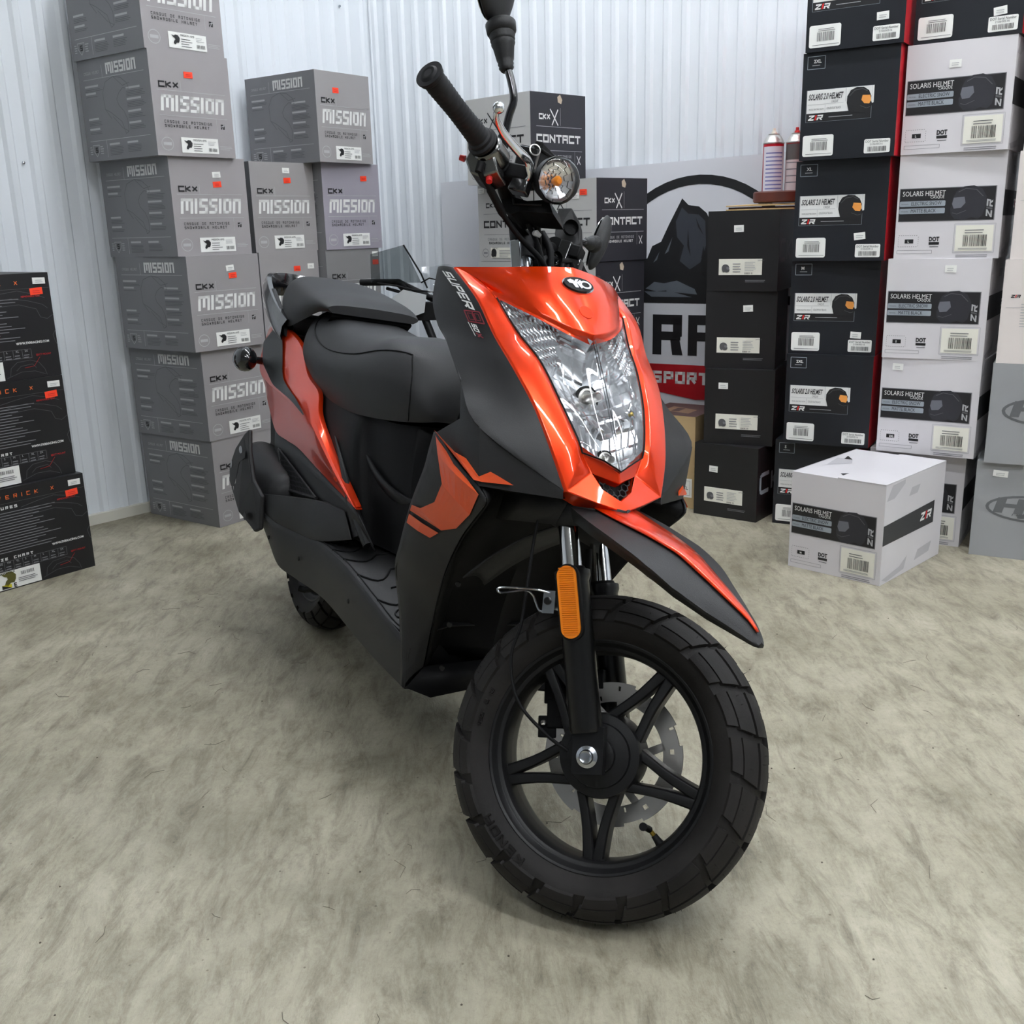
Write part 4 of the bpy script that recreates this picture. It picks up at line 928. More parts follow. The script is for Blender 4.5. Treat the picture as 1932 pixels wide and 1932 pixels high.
# speedometer cable and its wire guide
mb=MB(); mb.tube([curve_at([(-.205,-.09,.60),(-.196,-.10,.555),(-.188,-.10,.500),(-.172,-.10,.43),(-.160,-.10,.374),(-.157,-.10,.325),(-.125,-.10,.272),(-.07,-.095,.243),(-.032,-.085,.232)],i/40) for i in range(41)],.0026,M_dark,n=8); part(mb,'speedometer_cable',st=True,smooth=60)
mb=MB(); mb.tube([curve_at([(-.128,-.104,.4335),(-.150,-.112,.431),(-.170,-.135,.424),(-.186,-.158,.4165),(-.190,-.161,.4115),(-.184,-.155,.4095),(-.166,-.122,.4235),(-.155,-.112,.4215),(-.147,-.108,.412),(-.138,-.106,.4035),(-.124,-.102,.4065)],i/60) for i in range(61)],.0017,M_zinc,n=8)
mb.prism([(-.143,-.107,.4335),(-.126,-.107,.4385),(-.117,-.107,.407),(-.134,-.107,.4015)],(0,.0018,0),M_zinc); mb.box((-.112,-.098,.423),(.03,.0018,.022),M_zinc,Matrix.Rotation(.4,3,'X')); mb.lathe([(0,.0035),(.004,.0035),(.0055,.0025),(.006,0)],M_fork,axis=(0,-1,0),c=(-.132,-.107,.421),n=14)
part(mb,'cable_guide',st=True,label='bent zinc wire guide holding the speedometer cable')

# ---- beak fender (fixed under the shield)
RG=[(-.150,0,.603),(-.09,0,.599),(-.02,0,.592),(.06,0,.585),(.12,0,.577),(.168,0,.563),(.22,0,.546),(.262,0,.530),(.289,0,.513)]
HW=[.050,.060,.067,.068,.062,.051,.035,.019,.004]
DZ=[.007,.007,.008,.011,.016,.018,.016,.011,.003]
LEN=[.020,.020,.020,.018,.016,.013,.010,.007,.003]
mb=MB(); rows=[]
SW=[.040,.038,.033,.024,.017,.0125,.008,.003,.0]
for i in range(33):
    t=i/32; c=Vector(curve_at(RG,t)); q=t*8; k=min(int(q),7); f=q-k
    w=HW[k]+(HW[k+1]-HW[k])*f; dz=DZ[k]+(DZ[k+1]-DZ[k])*f; ln=LEN[k]+(LEN[k+1]-LEN[k])*f; s=max(.0012,SW[k]+(SW[k+1]-SW[k])*f)
    row=[c+Vector((0,-w*.90,-dz-ln)),c+Vector((0,-w,-dz))]
    for u in (-.75,-.5): row.append(c+Vector((0,u*w-(1+u)*0,-dz*abs(u)**1.6)))
    sdz=-dz*(s/w)**1.6
    row += [c+Vector((0,-s,sdz)),c+Vector((0,0,.0008)),c+Vector((0,s,sdz))]
    for u in (.5,.75): row.append(c+Vector((0,u*w,-dz*abs(u)**1.6)))
    row += [c+Vector((0,w,-dz)),c+Vector((0,w*.90,-dz-ln))]
    rows.append(row)
# sort lateral so the stripe never crosses its neighbours
for r in rows:
    ys=sorted(r[2:9],key=lambda p:p.y); r[2:9]=ys
mb.grid(rows,M_black); cap=rows[-1]; mb.poly(cap,M_black)
bk=part(mb,'front_fender',smooth=50,solid=.003,weld=True,label='long pointed black beak with an orange stripe')
mb=MB(); rr=[]
for i in range(33):
    t=i/32; c=Vector(curve_at(RG,t)); q=t*8; k=min(int(q),7); f=q-k
    if t>.955: break
    w=HW[k]+(HW[k+1]-HW[k])*f; dz=DZ[k]+(DZ[k+1]-DZ[k])*f; s=max(.0008,(SW[k]+(SW[k+1]-SW[k])*f))
    rr.append([c+Vector((0,u*s,.0022-dz*(abs(u)*s/w)**1.6)) for u in (-1,-.5,0,.5,1)])
mb.grid(rr,M_orange); mb.build('orange_stripe',bk,smooth=60,solid=.002,soff=1)
# fork shroud seen around the right tube
mb=MB()
strip(mb,[(-.195,-.118,.545),(-.18,-.116,.60)],[(-.100,-.070,.560),(-.085,-.060,.605)],M_black,n=2,k=3); strip(mb,[(-.100,-.070,.560),(-.085,-.060,.605)],[(-.03,-.0,.575),(-.03,0,.600)],M_black,n=2,k=2)
part(mb,'fork_shroud',solid=.003,smooth=40)

# ---- front shield
NS=Vector((.81,0,.59))
E=[(-.388,-.158,.913),(-.301,-.150,.868),(-.245,-.140,.818),(-.184,-.130,.774),(-.134,-.115,.727),(-.092,-.100,.671),(-.064,-.083,.617)]
Hh=[(-.335,-.122,.888),(-.302,-.1185,.873),(-.245,-.103,.826),(-.188,-.088,.789),(-.137,-.075,.739),(-.097,-.059,.690),(-.0875,-.053,.670)]
T_=[(-.285,0,.938),(-.296,-.05,.932),(-.322,-.10,.923),(-.388,-.158,.913)]
V_=[(-.1895,0,.839),(-.205,-.035,.8455),(-.245,-.078,.862),(-.335,-.122,.888)]
W_=[(-.197,0,.823),(-.207,-.040,.835),(-.242,-.080,.853),(-.302,-.1185,.873)]
mb=MB()
def bulge(A,B,k,amt,nvec):
    return None
# visor: ruled between top and lower edge with crown
rows=[]
for i in range(19):
    a=Vector(curve_at(T_,i/18)); b=Vector(curve_at(V_,i/18)); row=[]
    for j in range(9):
        t=j/8; p=a.lerp(b,t)+NS*((-.004+.012*min(1,i/7))*sin(PI*t)*(1-(i/18)**3))
        row.append(p)
    rows.append(row)
mb.grid(rows,M_orange); mb.grid([[Vector(my(p)) for p in r][::-1] for r in rows],M_orange)
rowsV=[r[-1] for r in rows]
lip=[]
for i in range(19): 
    b=rowsV[i]; w=Vector(curve_at(W_,i/18)); lip.append([b,b.lerp(w,.5)-NS*.003,w])
mb.grid(lip,M_orange); mb.grid([[Vector(my(p)) for p in r][::-1] for r in lip],M_orange)
# side bands in three facets with a pressed crease line
rows=[]
for i in range(31):
    a=Vector(curve_at(E,i/30)); b=Vector(curve_at(Hh,i/30)); m1=a.lerp(b,.30)+NS*.0035; m2=a.lerp(b,.80)+NS*.0045
    rows.append([a-NS*.006+Vector((0,-.002,0)),a,m1,a.lerp(b,.55)+NS*.0045,m2,b,b-NS*.010])
mb.grid(rows,M_orange); mb.grid([[Vector(my(p)) for p in r][::-1] for r in rows],M_orange)
# chin
E6=Vector(E[-1]); H6=Vector(Hh[-1]); B0=Vector((-.031,0,.597)); gb=Vector((-.047,0,.611)); Gc=Vector((-.077,-.034,.642)); N0=Vector((-.056,0,.634)); HB=Vector((-.062,0,.648)); g2=Vector((-.062,-.024,.622))
Ee=E6.lerp(B0,.5)+Vector((0,0,-.001))
Gq=Gc+Vector((.0,-.006,.002)); m1_=E6.lerp(H6,.30)+NS*.0035; m2_=E6.lerp(H6,.55)+NS*.0045; m3_=E6.lerp(H6,.80)+NS*.0045
for P_ in ([E6,Ee,g2,Gq],[E6,Gq,m1_],[m1_,Gq,m2_],[m2_,Gq,m3_],[m3_,Gq,H6],[Ee,B0,gb,g2],[H6,Gc+Vector((0,-.006,.002)),Gc,N0,HB]):
    fc(mb,[tuple(p) for p in P_],M_orange)
U=Vector((-.030,0,-.020)); 
for P_ in ([E6+Vector((-.02,0,-.012)),Ee+U,Ee,E6],[Ee+U,B0+U,B0,Ee]): fc(mb,[tuple(p) for p in P_],M_orange)
# grille walls
for P_ in ([gb,g2,g2-NS*.012,gb-NS*.012],[g2,Gc,Gc-NS*.012,g2-NS*.012],[Gc,N0,N0-NS*.014,Gc-NS*.012]): fc(mb,[tuple(p) for p in P_],M_orange)
fs=part(mb,'front_shield',smooth=28,weld=True,bevel=.0022,seg=3,label='glossy orange front shield')
# chin grille
mb=MB(); o_=gb-NS*.008
mb.poly([tuple(p-NS*.013) for p in (gb,g2,Gc,N0)],M_dark); mb.poly([my(p-NS*.013) for p in (gb,g2,Gc,N0)][::-1],M_dark)
GV=(Vector((-.066,0,.636))-Vector((-.047,0,.611))).normalized()
Fg=Face(mb,gb-NS*.010,(0,1,0),GV,NS,.001)
def inpoly(x,y,P):
    c=False; n=len(P)
    for i in range(n):
        a,b=P[i],P[(i+1)%n]
        if (a[1]>y)!=(b[1]>y) and x<(b[0]-a[0])*(y-a[1])/(b[1]-a[1])+a[0]: c=not c
    return c
def hexmesh(F,P,s,w,m,l=1):
    xs=[p[0] for p in P]; ys=[p[1] for p in P]; r=s/math.sqrt(3); j=0; y=min(ys)-s
    while y<max(ys)+s:
        x=min(xs)-s+(s/2 if j%2 else 0)
        while x<max(xs)+s:
            pts=[(x+r*cos(PI/6+PI/3*k),y+r*sin(PI/6+PI/3*k)) for k in range(6)]
            for k in (0,1,2):
                a,b=pts[k],pts[k+1]
                if inpoly((a[0]+b[0])/2,(a[1]+b[1])/2,P): F.line([a,b],w,m,l)
            x+=s
        y+=r*1.5; j+=1
def toF(p): 
    d=Vector(p)-gb; return (d.y,d.dot(GV))
Pg=[toF(gb),toF(g2),toF(Gc),toF(N0),toF(Vector(my(Gc))),toF(Vector(my(g2)))]
hexmesh(Fg,Pg,.0105,.0018,M_black)
part(mb,'grille')
# emblem and pressed cap
def shield_face(x,y,z,off=.004): return Vector((x,y,z))+NS*off
M_silver=mat('bright_emblem',(232,233,236),.25,metal=.4)
mb=MB(); c=Vector(T_[0]).lerp(Vector(V_[0]),.26)+NS*(-.004*sin(PI*.26)+.0016); vv=(Vector(T_[0])-Vector(V_[0])).normalized(); uu=Vector((0,1,0)); nn=uu.cross(vv); nn=nn if nn.x>0 else -nn
def disc3(a,b,z,m,h=.002,cx=0,cy=0,n=36):
    pts=[c+uu*(cx+a*cos(2*PI*i/n))+vv*(cy+b*sin(2*PI*i/n))+nn*z for i in range(n)]; mb.prism(pts,nn*h,m)
disc3(.029,.0165,-.002,M_chrome); disc3(.027,.0145,.0005,M_gloss); 
Fe=Face(mb,c+nn*.0026,uu,vv,nn,.0006)
for pts in ([(-.021,.004),(-.014,.008),(-.008,.006),(-.010,-.001),(-.018,-.001)],[(-.012,-.001),(-.004,.009),(.002,.010),(-.004,.002),(-.002,-.008),(-.008,-.009)],[(-.004,.002),(.004,.009),(.006,.007),(.001,.001),(.006,-.007),(.002,-.009)]): Fe.quad(pts,M_silver,1)
Fe.ring(.0125,0,.0105,.0085,.0035,M_silver,1,24)
mb.build('emblem',fs,smooth=40)
mb=MB(); c=Vector(T_[0]).lerp(Vector(V_[0]),.66)+NS*(-.004*sin(PI*.66)+.0012); disc3(.0125,.0125,-.002,M_orange,.003); mb.build('round_cap',fs,bevel=.0006)

# ---- headlight
EL=[tuple(p) for p in Hh[1:]]
CL=[(-.197,0,.825),(-.178,0,.802),(-.152,0,.770),(-.122,0,.731),(-.083,0,.678),(-.0625,0,.6485)]
EL=[Hh[1],Hh[2],Hh[3],Hh[4],Hh[5],Hh[6]]
def LS(u,t,off=0,bul=.012):
    a=abs(u); e=Vector(curve_at(EL,t)); c0=Vector(curve_at(CL,t)); p=c0.lerp(e,a); s=1 if u>0 else -1
    p=Vector((p.x,p.y*(-s) if s>0 else p.y,p.z))
    p.y = -abs(p.y)*1 if u<0 else abs(p.y)
    return p+NS*(off+bul*(1-a)*(1-t*.6)*.8+.006*sin(PI*min(1,a*1.0)))
mb=MB()
mb.grid([[LS(-1+2*j/24,i/24,.001) for j in range(25)] for i in range(25)],M_lens)
mb.tube([LS(0,i/24,.0008) for i in range(25)],.0026,M_lens,n=12)
hl=part(mb,'headlight',smooth=20,label='tall clear headlamp with a lengthwise crease')
mb=MB(); r=random.Random(11)
def RF(u,t):
    base=-.020
    # wings: ribs
    wing=max(0,min(1,(abs(u)-.55+.75*t*.6)/.12)) if t<.42 else 0
    w_t=1 if (t<.40 and abs(u)>.30+.9*t) else 0
    ed=min(1,min(1-abs(u),t,1-t)/.05); ed=max(0,ed)
    if w_t: return LS(u,t,(-.012+.006*abs(((u*16-t*9)%1)*2-1))*ed,.006)
    # upper bowl
    e=((u)/.95)**2+((t-.40)/.30)**2
    e2=((u)/.95)**2+((t-.80)/.20)**2
    d=base
    if e<1: d=-.018-.034*(1-e)
    elif e2<1: d=-.016-.022*(1-e2)
    q=(int((u+1)*6)+int(t*13)*3)%5
    return LS(u,t,(d+.0016*q)*ed,.004+.008*(1-ed))
n=72
G0=[[RF(-.992+1.984*j/n,.004+.992*i/n) for j in range(n+1)] for i in range(n+1)]
mb.grid(G0,M_reflector); mb.build('reflector',hl)
mb=MB()
def at(u,t,off): return LS(u,t,off,.004)
for (u,t,off,rr,L) in ((0.0,.42,-.046,.0165,.036),(0.0,.80,-.033,.012,.024)):
    c0=at(u,t,off); ax=Vector((.97,0,.24))
    mb.lathe([(rr,0),(rr,.004),(rr*.8,.005),(rr*.75,.002),(rr*.5,.002),(rr*.45,.006),(rr*.40,L*.55)],M_steel,axis=ax,c=c0,n=24); mb.lathe([(rr*1.25,-.001),(rr*1.25,.003),(rr,.004)],M_dark,axis=ax,c=c0,n=24)
    mb.lathe([(rr*.40,L*.55),(rr*.46,L*.58),(rr*.46,L*.9),(rr*.3,L),(0,L)],M_steel,axis=ax,c=c0,n=20)
c0=at(.66,.62,-.012); mb.lathe([(.0085,0),(.0085,.003),(.006,.004),(.005,.001)],M_chrome,axis=(.9,0,.4),c=c0,n=18); mb.lathe([(.003,.001),(.003,.007),(0,.008)],M_brass,axis=(.9,0,.4),c=c0,n=12)
mb.build('bulbs',hl,smooth=40)
mb=MB()
# bright inner ring lines
for (t0,r1) in ((.40,.9),):
    P=[at(.93*cos(a),.40+.29*sin(a),-.018) for a in [2*PI*i/48 for i in range(49)]]; mb.tube(P,.0011,M_chrome,n=6,caps=False)
P=[at(.88*cos(a),.80+.19*sin(a),-.016) for a in [2*PI*i/40 for i in range(41)]]; mb.tube(P,.0011,M_chrome,n=6,caps=False)
mb.build('bezel_rings',hl,smooth=60)
mb=MB(); P=[LS(u,t,.0012) for u,t in [(-1,i/20) for i in range(21)]]+[LS(u,1,.0012) for u in (-.5,0,.5)]+[LS(1,1-i/20,.0012) for i in range(21)]
mb.tube(P,.0013,M_dark,n=6); mb.build('seal',hl,smooth=60)

# ---- black side wings and leg shield
def sh(p,d): return (p[0]+d[0],p[1]+d[1],p[2]+d[2])
EB=[sh(p,(-.004,-.0015,-.001)) for p in E]
X=[(-.437,-.166,.911),(-.418,-.176,.858),(-.376,-.180,.820),(-.320,-.184,.794),(-.236,-.190,.740),(-.150,-.191,.686),(-.068,-.0865,.617)]
def side_shell(sy):
    g=lambda p:(p[0],p[1]*sy,p[2])
    mb=MB()
    rows=[]
    for i in range(33):
        a=Vector(curve_at(EB,i/32)); b=Vector(curve_at(X,i/32)); rows.append([g(a.lerp(b,j/4)+Vector((.25,-.8,.2))*(.006*sin(PI*j/4)*(1-(i/32)**2))) for j in range(5)])
    mb.grid(rows,M_black)
    X3,X4,X5,X6=[Vector(p) for p in X[3:]]
    P5=Vector((-.208,-.197,.690)); P6=Vector((-.262,-.207,.660)); D1=Vector((-.200,-.200,.634)); D2=Vector((-.141,-.184,.603)); E6b=Vector((-.066,-.086,.605))
    for pl in ([X4,X5,P5],[P5,X5,D1,P6],[X5,D2,D1],[X5,X6,E6b,D2]): mb.poly([g(p) for p in pl],M_black)
    I=[tuple(D2),(-.122,-.180,.584),(-.155,-.177,.551),(-.197,-.172,.516),(-.237,-.167,.470),(-.269,-.161,.425),(-.300,-.151,.375),(-.327,-.141,.331),(-.361,-.130,.243)]
    O=[tuple(P6),(-.268,-.209,.632),(-.273,-.211,.601),(-.300,-.209,.560),(-.325,-.206,.519),(-.355,-.201,.455),(-.386,-.191,.408),(-.376,-.176,.328),(-.354,-.166,.209)]
    D=[tuple(D1)]+[lerp(a,b,.55) for a,b in zip(O[1:],I[1:])]
    mb.poly([g(p) for p in (P6,D1,Vector(lerp(O[1],I[1],.55)),Vector(O[1]))],M_black) if False else None
    rows=[]
    for i in range(33):
        a=Vector(curve_at(O,i/32)); b=Vector(curve_at(I,i/32)); rows.append([g(a.lerp(b,j/4)+Vector((.3,-.9,0))*(.008*sin(PI*j/4))) for j in range(5)])
    mb.grid(rows,M_black)
    # wheel-arch roof and outer thickness
    mb.poly([g(p) for p in (D2,E6b,Vector((-.10,-.055,.600)),Vector((-.175,-.12,.590)))],M_dark)
    rows=[]
    for i in range(25):
        a=Vector(curve_at(O,i/24)); rows.append([g(a),g(a+Vector((-.020,.004,-.002))),g(a+Vector((-.030,.03,-.002)))])
    mb.grid(rows,M_black)
    rows=[]
    for i in range(25):
        a=Vector(curve_at(X[:5],i/24)); rows.append([g(a),g(a+Vector((-.012,.010,-.004)))])
    mb.grid(rows,M_black)
    o=part(mb,'side_shield',smooth=24,weld=True,solid=.0025,bevel=.0015,seg=2)
    return o,g,O,I,(X3,X4,X5,X6,P5,P6,D1,D2,E6b)
for sy in (1,-1):
    so,g,O,I,PP=side_shell(sy)
    mb=MB()
    def dec(pts,off=Vector((.25,-.75,.30))*.0035,m=M_decal_o): mb.prism([g(Vector(p)+off) for p in pts],Vector(g((.0,-.0006,.0002))),m)
    # upper stripe follows the lower facet of the wing
    dec([(-.258,-.2095,.662),(-.197,-.1995,.640),(-.127,-.163,.622),(-.108,-.142,.6115),(-.136,-.178,.6085),(-.146,-.187,.609)],Vector((.35,-.75,.30))*.006)
    def on(t,s,o=.004):   # point on the leg shield strip, s 0 = outer
        a=Vector(curve_at(O,t)); b=Vector(curve_at(I,t)); return a.lerp(b,s)+Vector((.3,-.9,0))*(.008*sin(PI*s))+Vector((.45,-.85,0))*o
    def dgrid(rows):
        rr=[[g(on(t,s)) for t,s in r] for r in rows]; mb.grid(rr,M_decal_o)
    L1=[(.015,.03),(.10,.17),(.22,.40),(.33,.42),(.42,.22),(.455,.01)]
    R1=[(.02,.10),(.10,.93),(.24,.94),(.36,.90),(.42,.72),(.485,.01)]
    dgrid([[ (a[0]+(b[0]-a[0])*j/6, a[1]+(b[1]-a[1])*j/6) for j in range(7)] for a,b in zip(L1,R1)])
    dgrid([[(.500,.01),(.470,.35),(.440,.70)],[(.535,.01),(.515,.32),(.490,.60)]])
    mb.build('orange_decal',so)
    # lettering on the wing
    mb=MB()
    EBv=[Vector(curve_at(EB,i/60)) for i in range(61)]; acc=[0]
    for p,q in zip(EBv,EBv[1:]): acc.append(acc[-1]+(q-p).length)
    class Wing(Face):
        def P(self,x,y,l=1):
            xx=x if sy>0 else .178-x
            yy=y if sy>0 else y
            d=.018+xx; i=max(k for k in range(60) if acc[k]<=d); f=(d-acc[i])/(acc[i+1]-acc[i]); t=(i+f)/60
            a_=Vector(curve_at(EB,t)); b_=Vector(curve_at(X,t)); W=(b_-a_).length; off=.034-yy if sy>0 else .010+yy; sf=off/W
            p=a_.lerp(b_,sf)+Vector((.25,-.8,.2))*(.006*sin(PI*max(0,min(1,sf)))*(1-t**2))+Vector((.30,-.90,.28))*.0028*l
            return Vector(g(p))
    Fw=Wing(mb,(0,0,0),(1,0,0),(0,1,0),(0,0,1))
    Fw.text('SUPER',0,0,.020,I_w,w=.80,t=.21,gap=.22,shear=.30,fit=.104,l=1)
    Fw.frame(.112,-.006,.136,.028,.0026,M_redline); Fw.rect(.114,.010,.134,.0125,M_redline); Fw.frame(.117,-.001,.131,.009,.0014,M_redline); Fw.frame(.117,.014,.131,.023,.0014,M_redline)
    Fw.text('50',.140,-.003,.011,I_w,w=.8,t=.22,gap=.25,fit=.018,shear=.2); Fw.text('X',.161,-.004,.014,M_redline,w=.8,t=.24,fit=.013); Fw.rect(.138,-.009,.172,-.0075,I_w)
    mb.build('lettering',so)
# inner wall behind the front wheel and rider-side leg panel
mb=MB()
Wc=[(-.150,0,.612),(-.19,0,.600),(-.235,0,.57),(-.27,0,.535),(-.30,0,.49),(-.32,0,.44),(-.34,0,.39),(-.355,0,.34),(-.372,0,.25)]
Ii=[(-.143,-.180,.600),(-.126,-.176,.582),(-.158,-.174,.549),(-.200,-.169,.514),(-.240,-.164,.468),(-.272,-.158,.423),(-.303,-.148,.373),(-.330,-.138,.329),(-.363,-.127,.243)]
rows=[]
for i in range(25):
    a=Vector(curve_at(Ii,i/24)); b=Vector(curve_at(Wc,i/24)); mid=a.lerp(b,.35)+Vector((-.05,0,.0)); m2=a.lerp(b,.7)+Vector((-.035,0,0))
    half=[a,a.lerp(mid,.5)+Vector((-.008,0,0)),mid,m2,b]; rows.append(half+[Vector(my(p)) for p in half[:-1][::-1]])
mb.grid(rows,M_dark)
lo=[(-.363,-.127,.243),(-.354,-.1655,.209),(-.326,-.12,.196),(-.35,-.06,.200),(-.372,0,.205)]
for a,b in (((-.363,-.127,.243),(-.372,0,.25)),): fc(mb,[a,(-.354,-.160,.209),(-.335,-.12,.197),(-.352,-.05,.200),(-.36,0,.203),b],M_dark)
part(mb,'inner_fender',smooth=40,solid=.003)
mb=MB()
Oo=[(-.448,-.150,.905),(-.43,-.165,.85),(-.33,-.172,.78),(-.245,-.178,.72),(-.285,-.175,.655),(-.300,-.178,.60),(-.352,-.172,.515),(-.382,-.168,.455),(-.413,-.158,.405),(-.405,-.14,.33),(-.385,-.13,.215)]
Oc=[(-.42,0,.930),(-.44,0,.86),(-.43,0,.80),(-.42,0,.74),(-.42,0,.68),(-.43,0,.60),(-.44,0,.52),(-.45,0,.45),(-.455,0,.40),(-.45,0,.33),(-.42,0,.215)]
rows=[]
for i in range(29):
    a=Vector(curve_at(Oo,i/28)); b=Vector(curve_at(Oc,i/28)); half=[a,a.lerp(b,.33),a.lerp(b,.66),b]; rows.append(half+[Vector(my(p)) for p in half[:-1][::-1]])
mb.grid(rows,M_dark)
# dash cover closing the top between shield and rider panel
rows=[]
for i in range(13):
    a=Vector(curve_at([(-.29,0,.934),(-.326,-.10,.919),(-.392,-.156,.909)],i/12)); b=Vector(curve_at([(-.42,0,.930),(-.432,-.09,.918),(-.447,-.152,.905)],i/12)); rows.append([a,a.lerp(b,.5),b])
mb.grid(rows,M_dark); mb.grid([[Vector(my(p)) for p in r] for r in rows],M_dark)
part(mb,'leg_panel',smooth=40,solid=.003)
# small screws on the wheel-arch wall
mb=MB()
for c in ((-.283,-.130,.345),(-.305,-.122,.262),(-.262,-.135,.42)): mb.lathe([(0,.002),(.004,.002),(.005,0)],M_fork,axis=(.7,-.7,0),c=c,n=10)
part(mb,'panel_screws')

# ---- seat
def loft(secs,m,name,n_x=28,cap=True,**k):
    """secs: list of (x,[half profile from centre top outwards (y>=0,z)])"""
    mb=MB(); K=len(secs[0][1]); rows=[]
    cols=[[ (x,pr[j][0],pr[j][1]) for x,pr in secs] for j in range(K)]
    for i in range(n_x+1):
        half0=[curve_at(c,i/n_x) for c in cols]; half=[curve_at(half0,j/16) for j in range(17)]
        row=[(p[0],-p[1],p[2]) for p in half][::-1]+[p for p in half[1:]]
        rows.append(row)
    mb.grid(rows,m)
    if cap: mb.poly(rows[0],m); mb.poly(rows[-1][::-1],m)
    global LAST; LAST=lambda t,f: Vector(curve_at([curve_at(c,t) for c in cols],f))
    return part(mb,name,smooth=60,weld=True,**k)
seat=loft([(-1.31,[(0,.802),(.07,.800),(.105,.770),(.118,.730),(.108,.700)]),
 (-1.24,[(0,.797),(.08,.793),(.132,.745),(.142,.700),(.128,.668)]),
 (-1.12,[(0,.782),(.09,.775),(.148,.725),(.158,.680),(.142,.640)]),
 (-1.00,[(0,.776),(.10,.763),(.156,.715),(.162,.668),(.145,.620)]),
 (-.86,[(0,.782),(.105,.765),(.157,.715),(.160,.665),(.145,.613)]),
 (-.76,[(0,.786),(.100,.772),(.146,.720),(.148,.670),(.135,.616)]),
 (-.68,[(0,.765),(.080,.755),(.120,.712),(.124,.668),(.112,.622)]),
 (-.625,[(0,.715),(.050,.708),(.085,.685),(.092,.655),(.082,.630)]),
 (-.605,[(0,.668),(.030,.665),(.058,.655),(.066,.645),(.058,.636)])],M_seat,'seat',36)
mb=MB()
def seam(pts):
    mb.tube([curve_at(pts,i/30) for i in range(31)],.0012,M_dark,n=6)
for sy in (-1,1):
    for tf in ([(.02,.20),(.06,.32),(.14,.42),(.26,.46),(.42,.45),(.58,.40),(.745,.29)],[(.745,.29),(.80,.42),(.83,.58),(.835,.76),(.815,.98)]):
        P=[]
        for i in range(31):
            t,f,_=curve_at([(x_,y_,0) for x_,y_ in tf],i/30); p=LAST(t,f); P.append((p.x,sy*(p.y+.0006),p.z+.0006))
        mb.tube(P,.0013,M_dark,n=6)
mb.build('seat_seam',seat,smooth=60)
pil=loft([(-1.175,[(0,.822),(.075,.820),(.105,.815),(.112,.808),(.10,.800)]),
 (-1.23,[(0,.842),(.085,.838),(.120,.826),(.126,.812),(.115,.798)]),
 (-1.31,[(0,.855),(.085,.852),(.128,.834),(.140,.80),(.130,.772)]),
 (-1.42,[(0,.872),(.085,.867),(.125,.845),(.142,.795),(.136,.748)]),
 (-1.52,[(0,.882),(.075,.877),(.112,.855),(.128,.812),(.122,.778)]),
 (-1.60,[(0,.878),(.055,.872),(.085,.855),(.098,.825),(.092,.80)]),
 (-1.635,[(0,.855),(.035,.852),(.055,.842),(.062,.828),(.055,.815)])],M_seat,'pillion_seat',30)
mb=MB()
rows=[[(-1.315,y,.805),(-1.19,y,.802),(-1.18,y,.795),(-1.24,y,.760)] for y in (-.10,-.05,0,.05,.10)]
mb.grid(rows,M_dark); mb.box((-1.42,0,.745),(.36,.20,.07),M_dark); part(mb,'seat_base',bevel=.01)

# ---- grab rail
mb=MB()
def bar(path,w,h):
    rows=[]; n=40
    P=[Vector(curve_at(path,i/n)) for i in range(n+1)]
    for i,p in enumerate(P):
        t=(P[min(i+1,n)]-P[max(i-1,0)]).normalized(); s=Vector((0,0,1)).cross(t).normalized(); u=t.cross(s)
        rows.append([p+s*w*cos(a)+u*h*sin(a) for a in [PI/4*k+.39 for k in range(8)]])
    mb.grid(rows,M_gloss,close_u=True)
bar([(-1.405,-.140,.735),(-1.50,-.144,.765),(-1.62,-.136,.805),(-1.72,-.115,.840),(-1.772,-.065,.850),(-1.782,0,.850),(-1.772,.065,.850),(-1.72,.115,.840),(-1.62,.136,.805),(-1.50,.142,.765),(-1.405,.140,.735)],.016,.034)
part(mb,'grab_rail',smooth=40)
for s in (-1,1): mb=MB(); mb.prism([(-1.40,s*.132,.722),(-1.50,s*.134,.735),(-1.66,s*.122,.835),(-1.60,s*.126,.835),(-1.47,s*.136,.79)],(0,s*.012,0),M_black); part(mb,'rail_bracket',bevel=.004)

